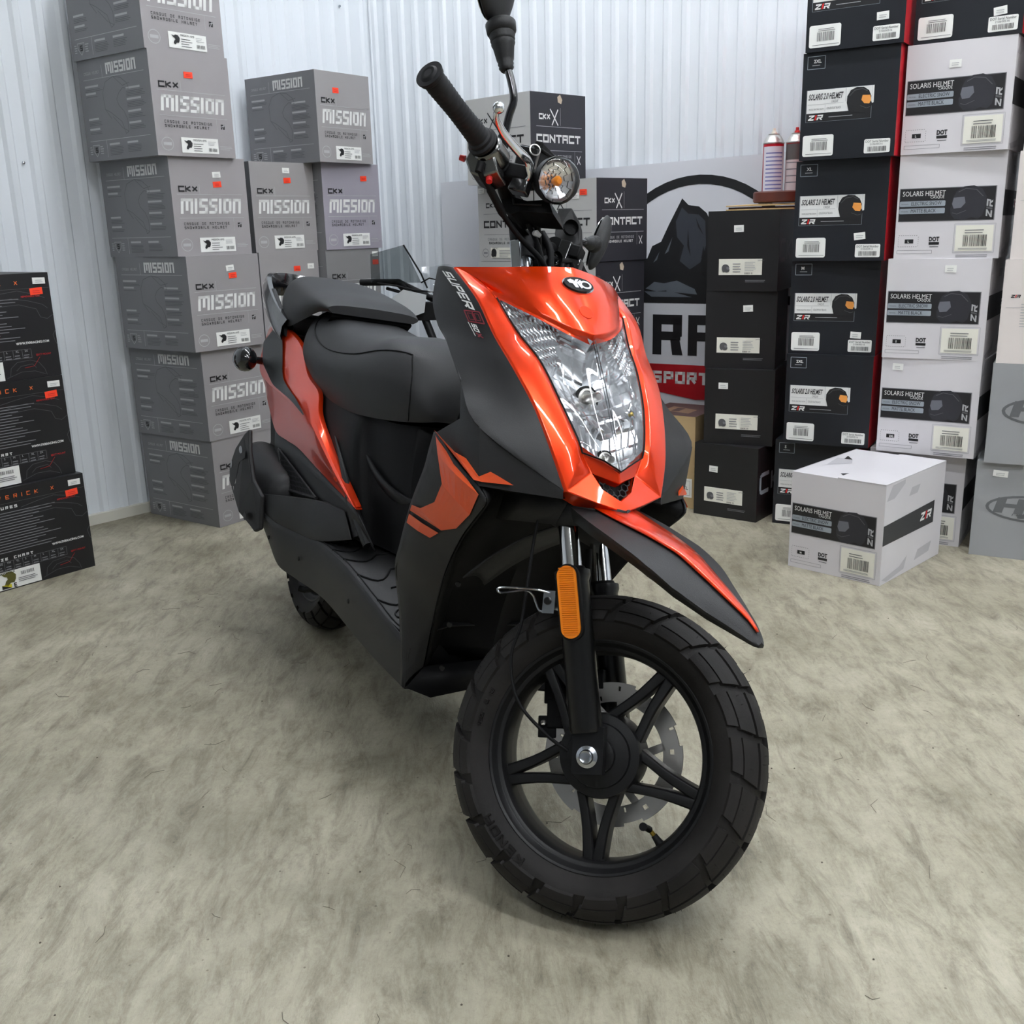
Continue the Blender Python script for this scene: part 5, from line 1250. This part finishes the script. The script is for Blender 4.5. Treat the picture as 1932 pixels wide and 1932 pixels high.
# ---- tail panels
Ut=[(-1.60,-.118,.745),(-1.50,-.132,.742),(-1.385,-.136,.735),(-1.262,-.140,.709),(-1.154,-.151,.655),(-1.035,-.158,.628),(-.985,-.166,.583),(-.903,-.165,.536),(-.794,-.165,.491),(-.685,-.166,.4485)]
Mt=[(-1.640,-.128,.712),(-1.590,-.150,.672),(-1.545,-.162,.622),(-1.430,-.170,.603),(-1.290,-.176,.594),(-1.164,-.180,.583),(-.996,-.180,.550),(-.866,-.178,.507),(-.755,-.174,.467),(-.683,-.168,.446)]
Lt=[(-1.640,-.110,.640),(-1.58,-.135,.60),(-1.50,-.150,.565),(-1.42,-.157,.530),(-1.327,-.162,.493),(-1.220,-.163,.489),(-1.116,-.164,.488),(-.958,-.165,.471),(-.799,-.167,.456),(-.681,-.167,.444)]
for sy in (1,-1):
    g=lambda p:(p[0],p[1]*sy,p[2])
    mb=MB(); rows=[]
    for i in range(49):
        t=i/48; u=Vector(curve_at(Ut,t)); m_=Vector(curve_at(Mt,t)); l=Vector(curve_at(Lt,t))
        rows.append([g(u+Vector((0,.010,.002))),g(u),g(u.lerp(m_,.33)+Vector((0,-.004,.002))),g(u.lerp(m_,.66)+Vector((0,-.0045,.002))),g(m_),g(m_.lerp(l,.5)+Vector((0,.003,0))),g(l),g(l+Vector((0,.012,0)))])
    mb.grid(rows,M_orange)
    tp=part(mb,'tail_panel',smooth=24,solid=.0025,bevel=.002,seg=2,label='orange tail side panel')
    mb=MB(); rows=[]
    def on(t,s): 
        u=Vector(curve_at(Ut,t)); m_=Vector(curve_at(Mt,t)); return g(u.lerp(m_,s)+Vector((0,-.0075,.0045)))
    for t,s0,s1 in ((.105,.24,.76),(.13,.16,.78),(.20,.16,.80),(.25,.24,.82),(.32,.42,.86),(.40,.60,.93),(.48,.66,.92),(.56,.70,.88),(.63,.74,.80)):
        rows.append([on(t,s0+(s1-s0)*j/4) for j in range(5)])
    fine=[]
    cols=[[r[j] for r in rows] for j in range(5)]
    for i in range(33): fine.append([curve_at(c_,i/32) for c_ in cols])
    mb.grid(fine,M_decal_k); mb.build('black_decal',tp,smooth=60)
# rear closure and tail light
mb=MB(); rows=[[(-1.60,y,.748-.02*abs(y)),(-1.645,y*1.02,.705),(-1.645,y*.95,.64)] for y in (-.115,-.06,0,.06,.115)]; mb.grid(rows,M_black); mb.poly([(-1.60,-.115,.745),(-1.60,.115,.745),(-1.36,.13,.73),(-1.36,-.13,.73)],M_dark)
part(mb,'tail_cover',smooth=40)
mb=MB(); mb.grid([[(-1.648,y,.70),(-1.662,y,.68),(-1.655,y,.65)] for y in (-.07,-.035,0,.035,.07)],mat('tail_lamp_red',(150,10,14),.15,coat=.8)); part(mb,'tail_light',smooth=60,solid=.006)
mb=MB(); mb.grid([[(-1.50,y,.58),(-1.60,y*.9,.50),(-1.66,y*.85,.40),(-1.70,y*.8,.33)] for y in (-.10,-.05,0,.05,.10)],M_dark); part(mb,'rear_mudguard',smooth=60,solid=.004)
mb=MB(); mb.box((-1.46,0,.50),(.20,.19,.14),M_dark); mb.prism([(-1.60,-.115,.56),(-1.46,-.128,.525),(-1.47,-.12,.40),(-1.55,-.11,.41)],(0,.01,0),M_dark); part(mb,'under_tail_cover',bevel=.01)
# rear turn signals
for s in (-1,1):
    mb=MB(); mb.tube([(-1.56,s*.13,.645),(-1.52,s*.20,.648)],.010,M_gloss,n=10)
    c=Vector((-1.495,s*.215,.650)); rows=[]
    for i in range(15):
        a=-PI/2+PI*i/14; rows.append([c+Vector((.040*sin(a),s*.030*cos(a)*cos(b),.033*cos(a)*sin(b))) for b in [2*PI*k/20 for k in range(20)]])
    mb.grid(rows,M_gloss,close_u=True); part(mb,'rear_turn_signal',smooth=60)

# ---- black side cover with mesh, under-seat body, floorboard
for sy in (1,-1):
    g=lambda p:(p[0],p[1]*sy,p[2]); mb=MB()
    A_=[(-1.37,-.150,.490),(-1.327,-.160,.490),(-1.116,-.162,.486),(-.958,-.163,.469),(-.799,-.165,.454),(-.682,-.165,.438),(-.640,-.135,.372)]
    B_=[(-1.33,-.155,.37),(-1.27,-.165,.355),(-1.14,-.172,.368),(-1.00,-.174,.395),(-.85,-.172,.415),(-.728,-.164,.412),(-.690,-.135,.368)]
    strip(mb,[g(p) for p in A_],[g(p) for p in B_],M_black,n=24,k=4,both=False)
    sc_=part(mb,'side_cover',smooth=50,solid=.003)
    mb=MB(); Tr=[Vector((-1.262,-.1665,.461)),Vector((-1.150,-.1765,.386)),Vector((-.900,-.1765,.418))]
    mb.tube([g(p+Vector((0,-.002,0))) for p in (Tr[0],Tr[0].lerp(Tr[1],.5),Tr[1],Tr[1].lerp(Tr[2],.5),Tr[2])],.004,M_black,n=8)
    mb.tube([g(p+Vector((0,-.002,0))) for p in (Tr[2],Tr[2].lerp(Tr[0],.5),Tr[0])],.0025,M_black,n=8)
    uu=(Tr[2]-Tr[1]).normalized(); w0=Tr[0]-Tr[1]; vv=(w0-uu*w0.dot(uu)).normalized(); nn=uu.cross(vv); nn=-nn if nn.y>0 else nn
    Ff=Face(mb,g(Tr[1]),g(uu),g(vv),g(nn),.0028); P2=[((p-Tr[1]).dot(uu),(p-Tr[1]).dot(vv)) for p in Tr]
    Ff.quad(P2,M_dark,1); hexmesh(Ff,P2,.0115,.0022,M_black,1.8)
    mb.build('mesh_grille',sc_)
def body_loft(secs,m,name,**k):
    mb=MB(); rows=[]
    cols=[[s[j] for s in secs] for j in range(len(secs[0]))]
    for i in range(25):
        half=[curve_at(c_,i/24) for c_ in cols]; fine=[curve_at(half,j/14) for j in range(15)]
        rows.append([p for p in fine]+[my(p) for p in fine[::-1]])
    mb.grid(rows,m); mb.poly(rows[-1],m); mb.poly(rows[0][::-1],m)
    return part(mb,name,smooth=60,weld=True,**k)
body_loft([[(-1.30,-.125,.70),(-1.30,-.140,.62),(-1.30,-.145,.52),(-1.30,-.140,.42)],
           [(-1.10,-.138,.655),(-1.08,-.150,.60),(-1.05,-.155,.52),(-1.02,-.150,.42)],
           [(-.95,-.140,.630),(-.92,-.152,.57),(-.88,-.157,.50),(-.84,-.150,.41)],
           [(-.82,-.134,.618),(-.79,-.152,.56),(-.76,-.154,.48),(-.72,-.145,.375)],
           [(-.775,-.118,.616),(-.755,-.124,.555),(-.725,-.122,.475),(-.69,-.118,.374)],
           [(-.70,-.100,.615),(-.68,-.102,.55),(-.65,-.100,.47),(-.62,-.095,.372)],
           [(-.645,-.070,.620),(-.635,-.080,.55),(-.61,-.085,.47),(-.575,-.075,.372)]],M_dark,'under_seat_body')
mb=MB()
for y in (-1,1):
    for pts in ([(-.885,.158,.555),(-.80,.160,.50),(-.735,.158,.44),(-.70,.150,.385)],[(-.845,.1575,.53),(-.77,.158,.47),(-.69,.152,.41),(-.655,.144,.38)]):
        mb=MB(); mb.tube([curve_at([(a,y*b,c) for a,b,c in pts],i/16) for i in range(17)],[.001+.0095*sin(PI*min(1,i/12)/2) for i in range(17)],M_black,n=8); part(mb,'body_rib',smooth=60)
mb=MB(); strip(mb,[(-.765,-.128,.545),(-.70,-.118,.512),(-.635,-.098,.490),(-.585,-.05,.478),(-.575,0,.476)],[(-.765,-.122,.515),(-.70,-.104,.478),(-.64,-.084,.456),(-.60,-.04,.446),(-.592,0,.445)],M_black,n=16,k=2); part(mb,'cover_lip',solid=.006,smooth=50)
# floorboard
mb=MB()
top=[(-.93,-.195,.345),(-.815,-.190,.346),(-.722,-.190,.346),(-.631,-.190,.3435),(-.52,-.181,.322),(-.422,-.171,.300),(-.375,-.150,.292)]
inn=[(-.86,-.12,.362),(-.77,-.12,.364),(-.70,-.10,.366),(-.62,-.09,.363),(-.52,-.09,.345),(-.43,-.09,.325),(-.38,-.08,.31)]
cen=[(p[0],0,p[2]+.002) for p in inn]
strip(mb,top,inn,M_black,n=24,k=3); strip(mb,inn,cen,M_black,n=24,k=2)
sk=[(-1.160,-.235,.345),(-1.05,-.222,.331),(-.93,-.203,.334),(-.815,-.191,.346),(-.722,-.191,.346),(-.631,-.191,.3435),(-.52,-.182,.322),(-.422,-.172,.300),(-.352,-.160,.285)]
lo=[(-1.130,-.205,.262),(-1.04,-.205,.232),(-.95,-.194,.230),(-.84,-.184,.234),(-.754,-.180,.235),(-.65,-.176,.226),(-.55,-.170,.2135),(-.46,-.166,.208),(-.362,-.160,.203)]
bt=[(p[0],p[1]*.72,p[2]-.004) for p in lo]
rows=[]
for i in range(41):
    a=Vector(curve_at(sk,i/40)); b=Vector(curve_at(lo,i/40)); c_=Vector(curve_at(bt,i/40)); rows.append([a,a.lerp(b,.12)+Vector((0,-.004,0)),a.lerp(b,.5)+Vector((0,-.003,0)),b,c_,Vector((c_.x,0,c_.z))])
mb.grid(rows,M_black); mb.grid([[Vector(my(p)) for p in r][::-1] for r in rows],M_black)
# raised pillion step block
bu=[(-1.145,-.232,.372),(-1.05,-.222,.390),(-.95,-.208,.408),(-.85,-.190,.423),(-.735,-.172,.428)]
bl=[(-1.160,-.236,.345),(-1.05,-.222,.331),(-.93,-.203,.334),(-.815,-.191,.346),(-.693,-.166,.381)]
bi=[(-1.14,-.165,.372),(-1.05,-.165,.385),(-.95,-.163,.402),(-.85,-.160,.420),(-.74,-.150,.428)]
strip(mb,bu,bl,M_black,n=20,k=2); strip(mb,bi,bu,M_black,n=20,k=2)
fc(mb,[(-1.145,-.232,.372),(-1.160,-.236,.345),(-1.13,-.205,.262),(-1.12,-.14,.262),(-1.14,-.14,.372)],M_black)
fb=part(mb,'floorboard',smooth=32,bevel=.0015,solid=.003)
mb=MB()
for sy in (-1,1):
    def fl(t,f_,dz=.001): p=Vector(curve_at(top,t)).lerp(Vector(curve_at(inn,t)),f_); return (p.x,-p.y*sy,p.z+dz)
    for t0 in (.16,.30,.43,.56,.70,.88):
        mb.tube([fl(t0+.05*sin(PI*min(1,q/7)),.06+.9*q/10) for q in range(11)],.0020,M_dark,n=6)
    for f_ in (.07,): mb.tube([fl(.12+.8*q/20,f_) for q in range(21)],.0012,M_dark,n=6)
    for t0 in (.22,.80):
        mb.tube([fl(t0+.028*cos(a),.38+.20*sin(a)) for a in [2*PI*i/18*.82+.6 for i in range(19)]],.0019,M_dark,n=6)
    mb.tube([fl(.66,.45),fl(.66,.62),fl(.58,.80)],.0019,M_dark,n=6)
    for (x,y) in ((-.60,.196),(-.90,.207),(-1.08,.226)): mb.lathe([(0,.002),(.0045,.002),(.005,0)],M_dark,axis=(0,sy,0),c=(x,sy*y-sy*.006,.285),n=10)
mb.build('tread_pattern',fb,smooth=60)
mb=MB(); mb.prism([(-.353,-.1665,.330),(-.350,-.1670,.215),(-.325,-.150,.232)],(0,-.0015,0),M_decal_k) if False else None
# engine block, exhaust, stands
mb=MB(); mb.box((-1.02,0,.29),(.24,.22,.16),M_dark); mb.lathe([(0,-.05),(.06,-.05),(.07,-.03),(.07,.03)],M_dark,axis=(0,1,0),c=(-1.305,.10,R0),n=24); mb.box((-1.20,.105,.25),(.28,.05,.12),M_dark); mb.tube([(-1.35,.12,.27),(-1.42,.11,.52)],.016,M_dark,n=12)
part(mb,'engine_unit',bevel=.012)
mb=MB(); mb.lathe([(0,-.17),(.035,-.17),(.052,-.15),(.056,-.12),(.056,.12),(.050,.15),(.03,.17),(0,.17)],M_black,axis=(-.96,0,.12),c=(-1.27,-.172,.385),n=32)
mb.tube([(-1.10,-.165,.365),(-1.03,-.15,.30),(-.98,-.10,.25),(-.95,-.04,.25)],.013,M_dark,n=12)
mu=part(mb,'muffler',smooth=50)
mb=MB(); og=[(-1.195,.512),(-1.235,.494),(-1.306,.449),(-1.350,.397),(-1.335,.360),(-1.195,.316),(-1.115,.288),(-1.093,.300),(-1.100,.375),(-1.140,.405),(-1.172,.464)]
outer=[(x,-.262+.03*max(0,(x+1.16))/.09,z) for x,z in og]
mb.prism(outer,(0,.010,0),M_black)
inner=[(x,y+.045,z) for x,y,z in outer]
nO=len(outer)
pass
o=part(mb,'heat_shield',bevel=.004,seg=2,solid=.0,label='black exhaust heat shield with cut slots')
mb=MB(); 
for cx_,cz_,a,b in ((-1.245,.455,.017,.009),(-1.145,.318,.014,.009),(-1.325,.405,.008,.010)): 
    mb.prism([(cx_+a*cos(t),-.2635,cz_+b*sin(t)) for t in [2*PI*i/18 for i in range(18)]],(0,.001,0),MATS['gloss_black_plastic'])
mb.prism([(-1.285,-.2638,.362),(-1.262,-.2638,.385),(-1.255,-.2638,.352),(-1.222,-.2638,.33),(-1.27,-.2638,.348)],(0,.001,0),I_w)
mb.prism([(-1.20,-.264,.46),(-1.26,-.264,.44),(-1.285,-.264,.36),(-1.27,-.264,.36),(-1.245,-.264,.425),(-1.195,-.264,.445)],(0,.001,0),M_black)
mb.build('slots',o)
mb=MB(); mb.tube([(-.80,.11,.215),(-.84,.17,.10),(-.87,.245,.052)],.009,M_dark,n=10); mb.tube([(-.87,.245,.052),(-.845,.265,.047)],.009,M_dark,n=10); part(mb,'side_stand',smooth=50)
mb=MB(); mb.tube([(-1.0,-.09,.20),(-1.12,-.11,.15),(-1.13,-.12,.15)],.008,M_dark,n=8); mb.tube([(-1.0,.09,.20),(-1.12,.11,.15),(-1.13,.12,.15)],.008,M_dark,n=8); mb.tube([(-1.08,-.1,.165),(-1.08,.1,.165)],.008,M_dark,n=8); part(mb,'center_stand',smooth=50)

# ---- handlebar assembly (turns with the fork)
mb=MB(); mb.tube([curve_at([(-.476,-.352,1.046),(-.452,-.23,1.032),(-.44,-.16,1.024),(-.442,-.09,1.005),(-.448,0,1.000),(-.442,.09,1.005),(-.44,.16,1.024),(-.452,.23,1.032),(-.476,.352,1.046)],i/40) for i in range(41)],.0112,M_dark,n=16)
mb.tube([(-.455,0,1.012),(-.435,0,.972),(-.420,0,.940)],[.0205,.0200,.0195],M_dark,n=24)
hb=part(mb,'handlebar',st=True,smooth=50)
for s in (-1,1):
    mb=MB(); P=[Vector((-.478,s*.360,1.0465)),Vector((-.444,s*.215,1.029))]; d=(P[1]-P[0]); n=60; L=d.length
    rad=[]; pts=[]
    for i in range(n+1):
        t=i/n; r_=.0160+.0008*cos(PI*2*t)+(.0007 if (i%3==0 and .12<t<.9) else 0)
        if t<.03: r_=.0210
        elif t<.06: r_=.0195
        if t>.95: r_=.0235
        elif t>.91: r_=.0195
        pts.append(P[0]+d*t); rad.append(r_)
    mb.tube(pts,rad,M_grip,n=32); mb.tube([P[0]-d*.02,P[0]+d*.001],[.0105,.0140],M_grip,n=24); 
    mb.lathe([(.0105,0),(.0075,.0002),(.0045,-.0005),(0,-.004)],M_dark,axis=-d,c=P[0]-d*.0205,n=20)
    mb.build('grip',hb,smooth=40)
# throttle / switch housings
for s in (-1,1):
    mb=MB(); a=Vector((-.4425,s*.212,1.0285)); b=Vector((-.437,s*.172,1.024)); m_=M_alu if s<0 else M_dark
    mb.tube([a,a.lerp(b,.1),a.lerp(b,.9),b],[.022,.0255,.0255,.023],m_,n=28)
    mb.prism([(-.462,s*.214,1.022),(-.425,s*.214,1.024),(-.410,s*.205,.996),(-.432,s*.205,.981),(-.452,s*.210,.984),(-.466,s*.212,1.000)],(.002,-s*.040,-.004),m_)
    o=part(mb,'throttle_housing' if s<0 else 'switch_housing',st=True,smooth=35,bevel=.003,seg=3,label='polished metal throttle and switch housing' if s<0 else None)
    if s<0:
        c=MB(); c.tube([(-.470,-.205,1.004),(-.478,-.207,1.004)],[.0052,.0045],M_red,n=14); c.build('red_button',o,smooth=50); c=MB(); c.tube([(-.425,-.196,.988),(-.420,-.199,.979)],[.0055,.0048],M_red,n=14); c.build('red_button',o,smooth=50)
        c=MB(); c.tube([(-.437,-.2115,1.001),(-.436,-.2115,.985)],[.0065,.006],M_dark,n=12); c.build('cable_boot',o,smooth=50)
# brake lever (right) and plain lever (left)
for s in (-1,1):
    mb=MB(); path=[(-.383,s*.312,1.040),(-.388,s*.302,1.032),(-.391,s*.270,1.0295),(-.390,s*.240,1.0295),(-.387,s*.205,1.031),(-.384,s*.175,1.033),(-.381,s*.160,1.022),(-.392,s*.150,1.012)]
    n=30; P=[Vector(curve_at(path,i/n)) for i in range(n+1)]; rows=[]
    for i,p in enumerate(P):
        t=(P[min(i+1,n)]-P[max(i-1,0)]).normalized(); q=Vector((0,0,1)).cross(t).normalized(); u=t.cross(q); w=.0042+.0035*(i/n)
        rows.append([p+q*.0042*cos(a)+u*w*1.25*sin(a) for a in [2*PI*k/14 for k in range(14)]])
    lm=M_chrome if s<0 else M_dark
    if s>0: path=[(a-.022,b*.97,c-.004) for a,b,c in path]; rows=[[q_+Vector((-.022,-.008,-.004)) for q_ in r_] for r_ in rows]
    mb.grid(rows,lm,close_u=True); mb.lathe([(0,.0085)]+[(.0085*sin(PI*k/10),.0085*cos(PI*k/10)) for k in range(1,10)]+[(0,-.0085)],lm,axis=(0,1,0),c=path[0],n=20)
    part(mb,'brake_lever',st=True,smooth=60)
    mb=MB(); mb.box((-.408,s*.145,1.022),(.045,.030,.024),M_dark); mb.tube([(-.438,s*.160,1.024),(-.436,s*.128,1.020)],.018,M_dark,n=20); mb.box((-.395,s*.148,1.002),(.030,.022,.022),M_gloss)
    part(mb,'lever_perch',st=True,smooth=40,bevel=.003)
# brake fluid reservoir
mb=MB(); R3=Matrix.Rotation(.25,3,'X'); mb.box((-.420,-.092,1.070),(.036,.058,.034),M_gloss,R3); mb.box((-.418,-.086,1.089),(.042,.064,.006),M_dark,R3)
mb.prism([(-.402,-.118,1.095),(-.398,-.060,1.10),(-.388,-.045,1.085),(-.385,-.035,1.05),(-.402,-.110,1.055)],(-.014,0,0),M_dark)
rs=part(mb,'fluid_reservoir',st=True,bevel=.003); mb=MB(); mb.lathe([(.0095,0),(.0095,.002),(.0078,.0025),(.0075,.001)],M_steel,axis=(.6,-.75,.1),c=(-.408,-.1225,1.076),n=20); mb.build('sight_glass',rs,smooth=40)
# right turn signal
mb=MB(); mb.lathe([(0,-.050),(.014,-.048),(.027,-.036),(.0345,-.015),(.036,0),(.0355,.003)],M_black,axis=(.78,-.60,-.15),c=(-.348,-.128,1.033),n=36)
mb.tube([(-.380,-.105,1.036),(-.430,-.100,1.020)],.010,M_black,n=12)
ts=part(mb,'turn_signal',st=True,smooth=60)
mb=MB(); mb.lathe([(.0345,.002),(.0335,.009),(.028,.017),(.016,.0225),(0,.024)],M_lens,axis=(.78,-.60,-.15),c=(-.348,-.128,1.033),n=36); mb.build('clear_lens',ts,smooth=60)
mb=MB()
for i in range(14):
    for j in range(6):
        a0,a1=2*PI*i/14,2*PI*(i+1)/14; r0,r1=.0055*j,.0055*(j+1); z=-.014+.012*(r1/.033)**2+.0015*((i+j)%2); c0=Vector((-.348,-.128,1.033)); ax_=Vector((.78,-.60,-.15)).normalized(); u_=ax_.cross(Vector((0,0,1))).normalized(); v_=ax_.cross(u_)
        mb.poly([c0+ax_*(z-.002*(k in (0,3)))+u_*rr*cos(a)+v_*rr*sin(a) for k,(rr,a) in enumerate(((r0,a0),(r1,a0),(r1,a1),(r0,a1)))],M_reflector)
mb.build('signal_reflector',ts); mb=MB(); mb.tube([(-.356,-.122,1.033),(-.346,-.131,1.031),(-.342,-.134,1.030)],[.006,.008,.004],mat('amber_bulb',(240,140,20),.2,coat=1),n=14); mb.build('amber_bulb',ts,smooth=60)
# bracket under the bar
mb=MB(); mb.prism([(-.447,-.100,1.022),(-.434,-.100,1.022),(-.428,-.100,1.004),(-.400,-.100,1.002),(-.366,-.100,1.012),(-.350,-.100,.991),(-.385,-.100,.986),(-.405,-.100,.983),(-.418,-.100,.975),(-.434,-.100,.979),(-.445,-.100,.995)],(0,.060,0),M_dark)
mb.prism([(-.452,-.06,1.01),(-.43,-.06,1.02),(-.42,-.06,.98),(-.44,-.06,.97)],(0,.10,0),M_dark); mb.tube([(-.425,-.1005,1.0),(-.42,-.1005,.992),(-.372,-.1005,1.0)],.0022,M_black,n=6)
part(mb,'signal_bracket',st=True,bevel=.004,seg=3)
# steering stem
mb=MB(); mb.tube([(-.438,0,.975),(-.405,0,.905),(-.36,0,.83)],.0175,M_zinc,n=28); mb.box((-.418,-.026,.930),(.018,.012,.066),M_zinc,Matrix.Rotation(-.45,3,'Y')); part(mb,'steering_stem',st=True,smooth=40,bevel=.0015,label='zinc plated steering stem')
# left hand cluster
mb=MB(); mb.prism([(-.466,.150,1.100),(-.440,.150,1.106),(-.418,.155,1.086),(-.404,.160,1.050),(-.408,.160,1.020),(-.430,.150,1.012),(-.452,.145,1.050)],(0,.026,-.006),M_black); mb.lathe([(0,.0),(.012,0),(.014,.003),(.014,.012)],M_dark,axis=(.6,-.8,.1),c=(-.425,.140,1.062),n=20); mb.tube([(-.418,.138,1.03),(-.405,.135,.995),(-.385,.10,.96)],.008,M_dark,n=12); mb.box((-.415,.135,1.018),(.022,.02,.035),M_gloss)
part(mb,'turn_signal_housing',st=True,bevel=.004,seg=2)
# mirrors
def mirror(s,stem,boot0,boot1,hc,R,rx,ry,rz,tilt):
    mb=MB(); mb.tube([curve_at(stem,i/16) for i in range(17)],.0062,M_gloss,n=14)
    mb.tube([stem[0],lerp(stem[0],stem[1],.5)],.009,M_dark,n=6)
    m_=part(mb,'mirror',st=True,smooth=50,label='right mirror on a bent black stem' if s<0 else 'left mirror, seen edge on')
    b=MB(); A_=Vector(boot0); B_=Vector(boot1); prof=[(0,.0085),(.06,.0115),(.10,.0105),(.14,.0122),(.18,.0112),(.22,.0130),(.5,.0165),(.56,.0185),(.60,.0170),(.64,.0192),(.68,.0178),(.72,.0200),(.76,.0186),(.80,.0225),(.97,.0235),(1.0,.0215)]
    b.tube([A_.lerp(B_,t) for t,_ in prof],[r_*R for _,r_ in prof],M_black,n=24); b.build('rubber_boot',m_,smooth=60)
    b=MB(); rows=[]; c=Vector(hc); 
    for i in range(17):
        a=-PI/2+PI*i/16; rows.append([c+tilt@Vector((rx*(1 if cos(k_)>0 else .35)*cos(a)*cos(k_),ry*cos(a)**.8*sin(k_) if cos(a)>0 else 0,rz*sin(a))) for k_ in [2*PI*q/28 for q in range(28)]])
    b.grid(rows,M_black,close_u=True)
    b.build('mirror_shell',m_,smooth=60)
    b=MB(); b.poly([c+tilt@Vector((-rx*.36,ry*.9*cos(k_),rz*.88*sin(k_))) for k_ in [2*PI*q/32 for q in range(32)]],M_chrome); b.build('mirror_glass',m_,solid=.001)
mirror(-1,[(-.428,-.185,1.040),(-.428,-.200,1.083),(-.426,-.208,1.108),(-.438,-.215,1.133),(-.451,-.220,1.152)],(-.4485,-.2195,1.145),(-.4830,-.2300,1.213),(-.5185,-.243,1.290),1.0,.026,.066,.086,Matrix.Rotation(-.25,3,'Y')@Matrix.Rotation(.10,3,'X'))
mirror(1,[(-.428,.165,1.045),(-.432,.200,1.066),(-.441,.245,1.082),(-.443,.275,1.094)],(-.443,.268,1.091),(-.441,.312,1.108),(-.452,.352,1.128),.72,.020,.020,.066,Matrix.Rotation(-.12,3,'Y')@Matrix.Rotation(-.25,3,'X'))
# cables
def cable(pts,r_,name,m=M_dark,st=True):
    mb=MB(); mb.tube([curve_at(pts,i/36) for i in range(37)],r_,m,n=10); return part(mb,name,st=st,smooth=60)
cable([(-.436,-.2115,.998),(-.434,-.206,.986),(-.427,-.185,.978),(-.420,-.162,.969),(-.409,-.130,.955),(-.390,-.090,.942),(-.367,-.050,.932),(-.345,-.02,.910)],[.0048]*12+[.0065]*8+[.0046]*17,'throttle_cable')
cable([(-.405,-.150,1.005),(-.427,-.12,1.012),(-.425,-.085,1.000),(-.410,-.055,.985),(-.385,-.03,.955),(-.36,-.01,.91)],.0042,'brake_hose')
cable([(-.400,.140,1.005),(-.395,.09,.985),(-.392,.03,.965),(-.380,-.005,.94),(-.355,-.01,.905)],.0046,'rear_brake_cable')
cable([(-.400,-.06,1.00),(-.395,-.035,.98),(-.392,-.01,.955),(-.37,.0,.92),(-.35,.005,.90)],.0055,'wiring_loom')
cable([(-.415,.02,1.0),(-.39,.02,.975),(-.375,.02,.94),(-.36,.02,.905)],.0065,'wiring_sleeve')
mb=MB(); mb.tube([(-.398,-.042,.974),(-.390,-.05,.972),(-.382,-.046,.970)],[.004,.0055,.003],I_w,n=8); mb.tube([(-.43,-.03,.985),(-.398,-.042,.974)],.0012,I_w,n=6); part(mb,'cable_tie',st=True)
mb=MB(); mb.box((-.415,.045,.965),(.03,.05,.05),M_dark); mb.box((-.40,.075,.945),(.03,.03,.03),M_gloss); mb.lathe([(0,0),(.010,0),(.011,.003),(.011,.01)],M_gloss,axis=(.8,-.5,.2),c=(-.395,.06,.975),n=16); part(mb,'ignition_switch',st=True,bevel=.003)

sc.view_settings.view_transform='Standard'; sc.view_settings.look='None'; sc.view_settings.gamma=1; sc.view_settings.use_curve_mapping=False
sc.view_settings.exposure=.64
w=bpy.data.worlds.new('world'); sc.world=w; w.use_nodes=True; w.node_tree.nodes['Background'].inputs[0].default_value=(.8,.85,.9,1); w.node_tree.nodes['Background'].inputs[1].default_value=.3
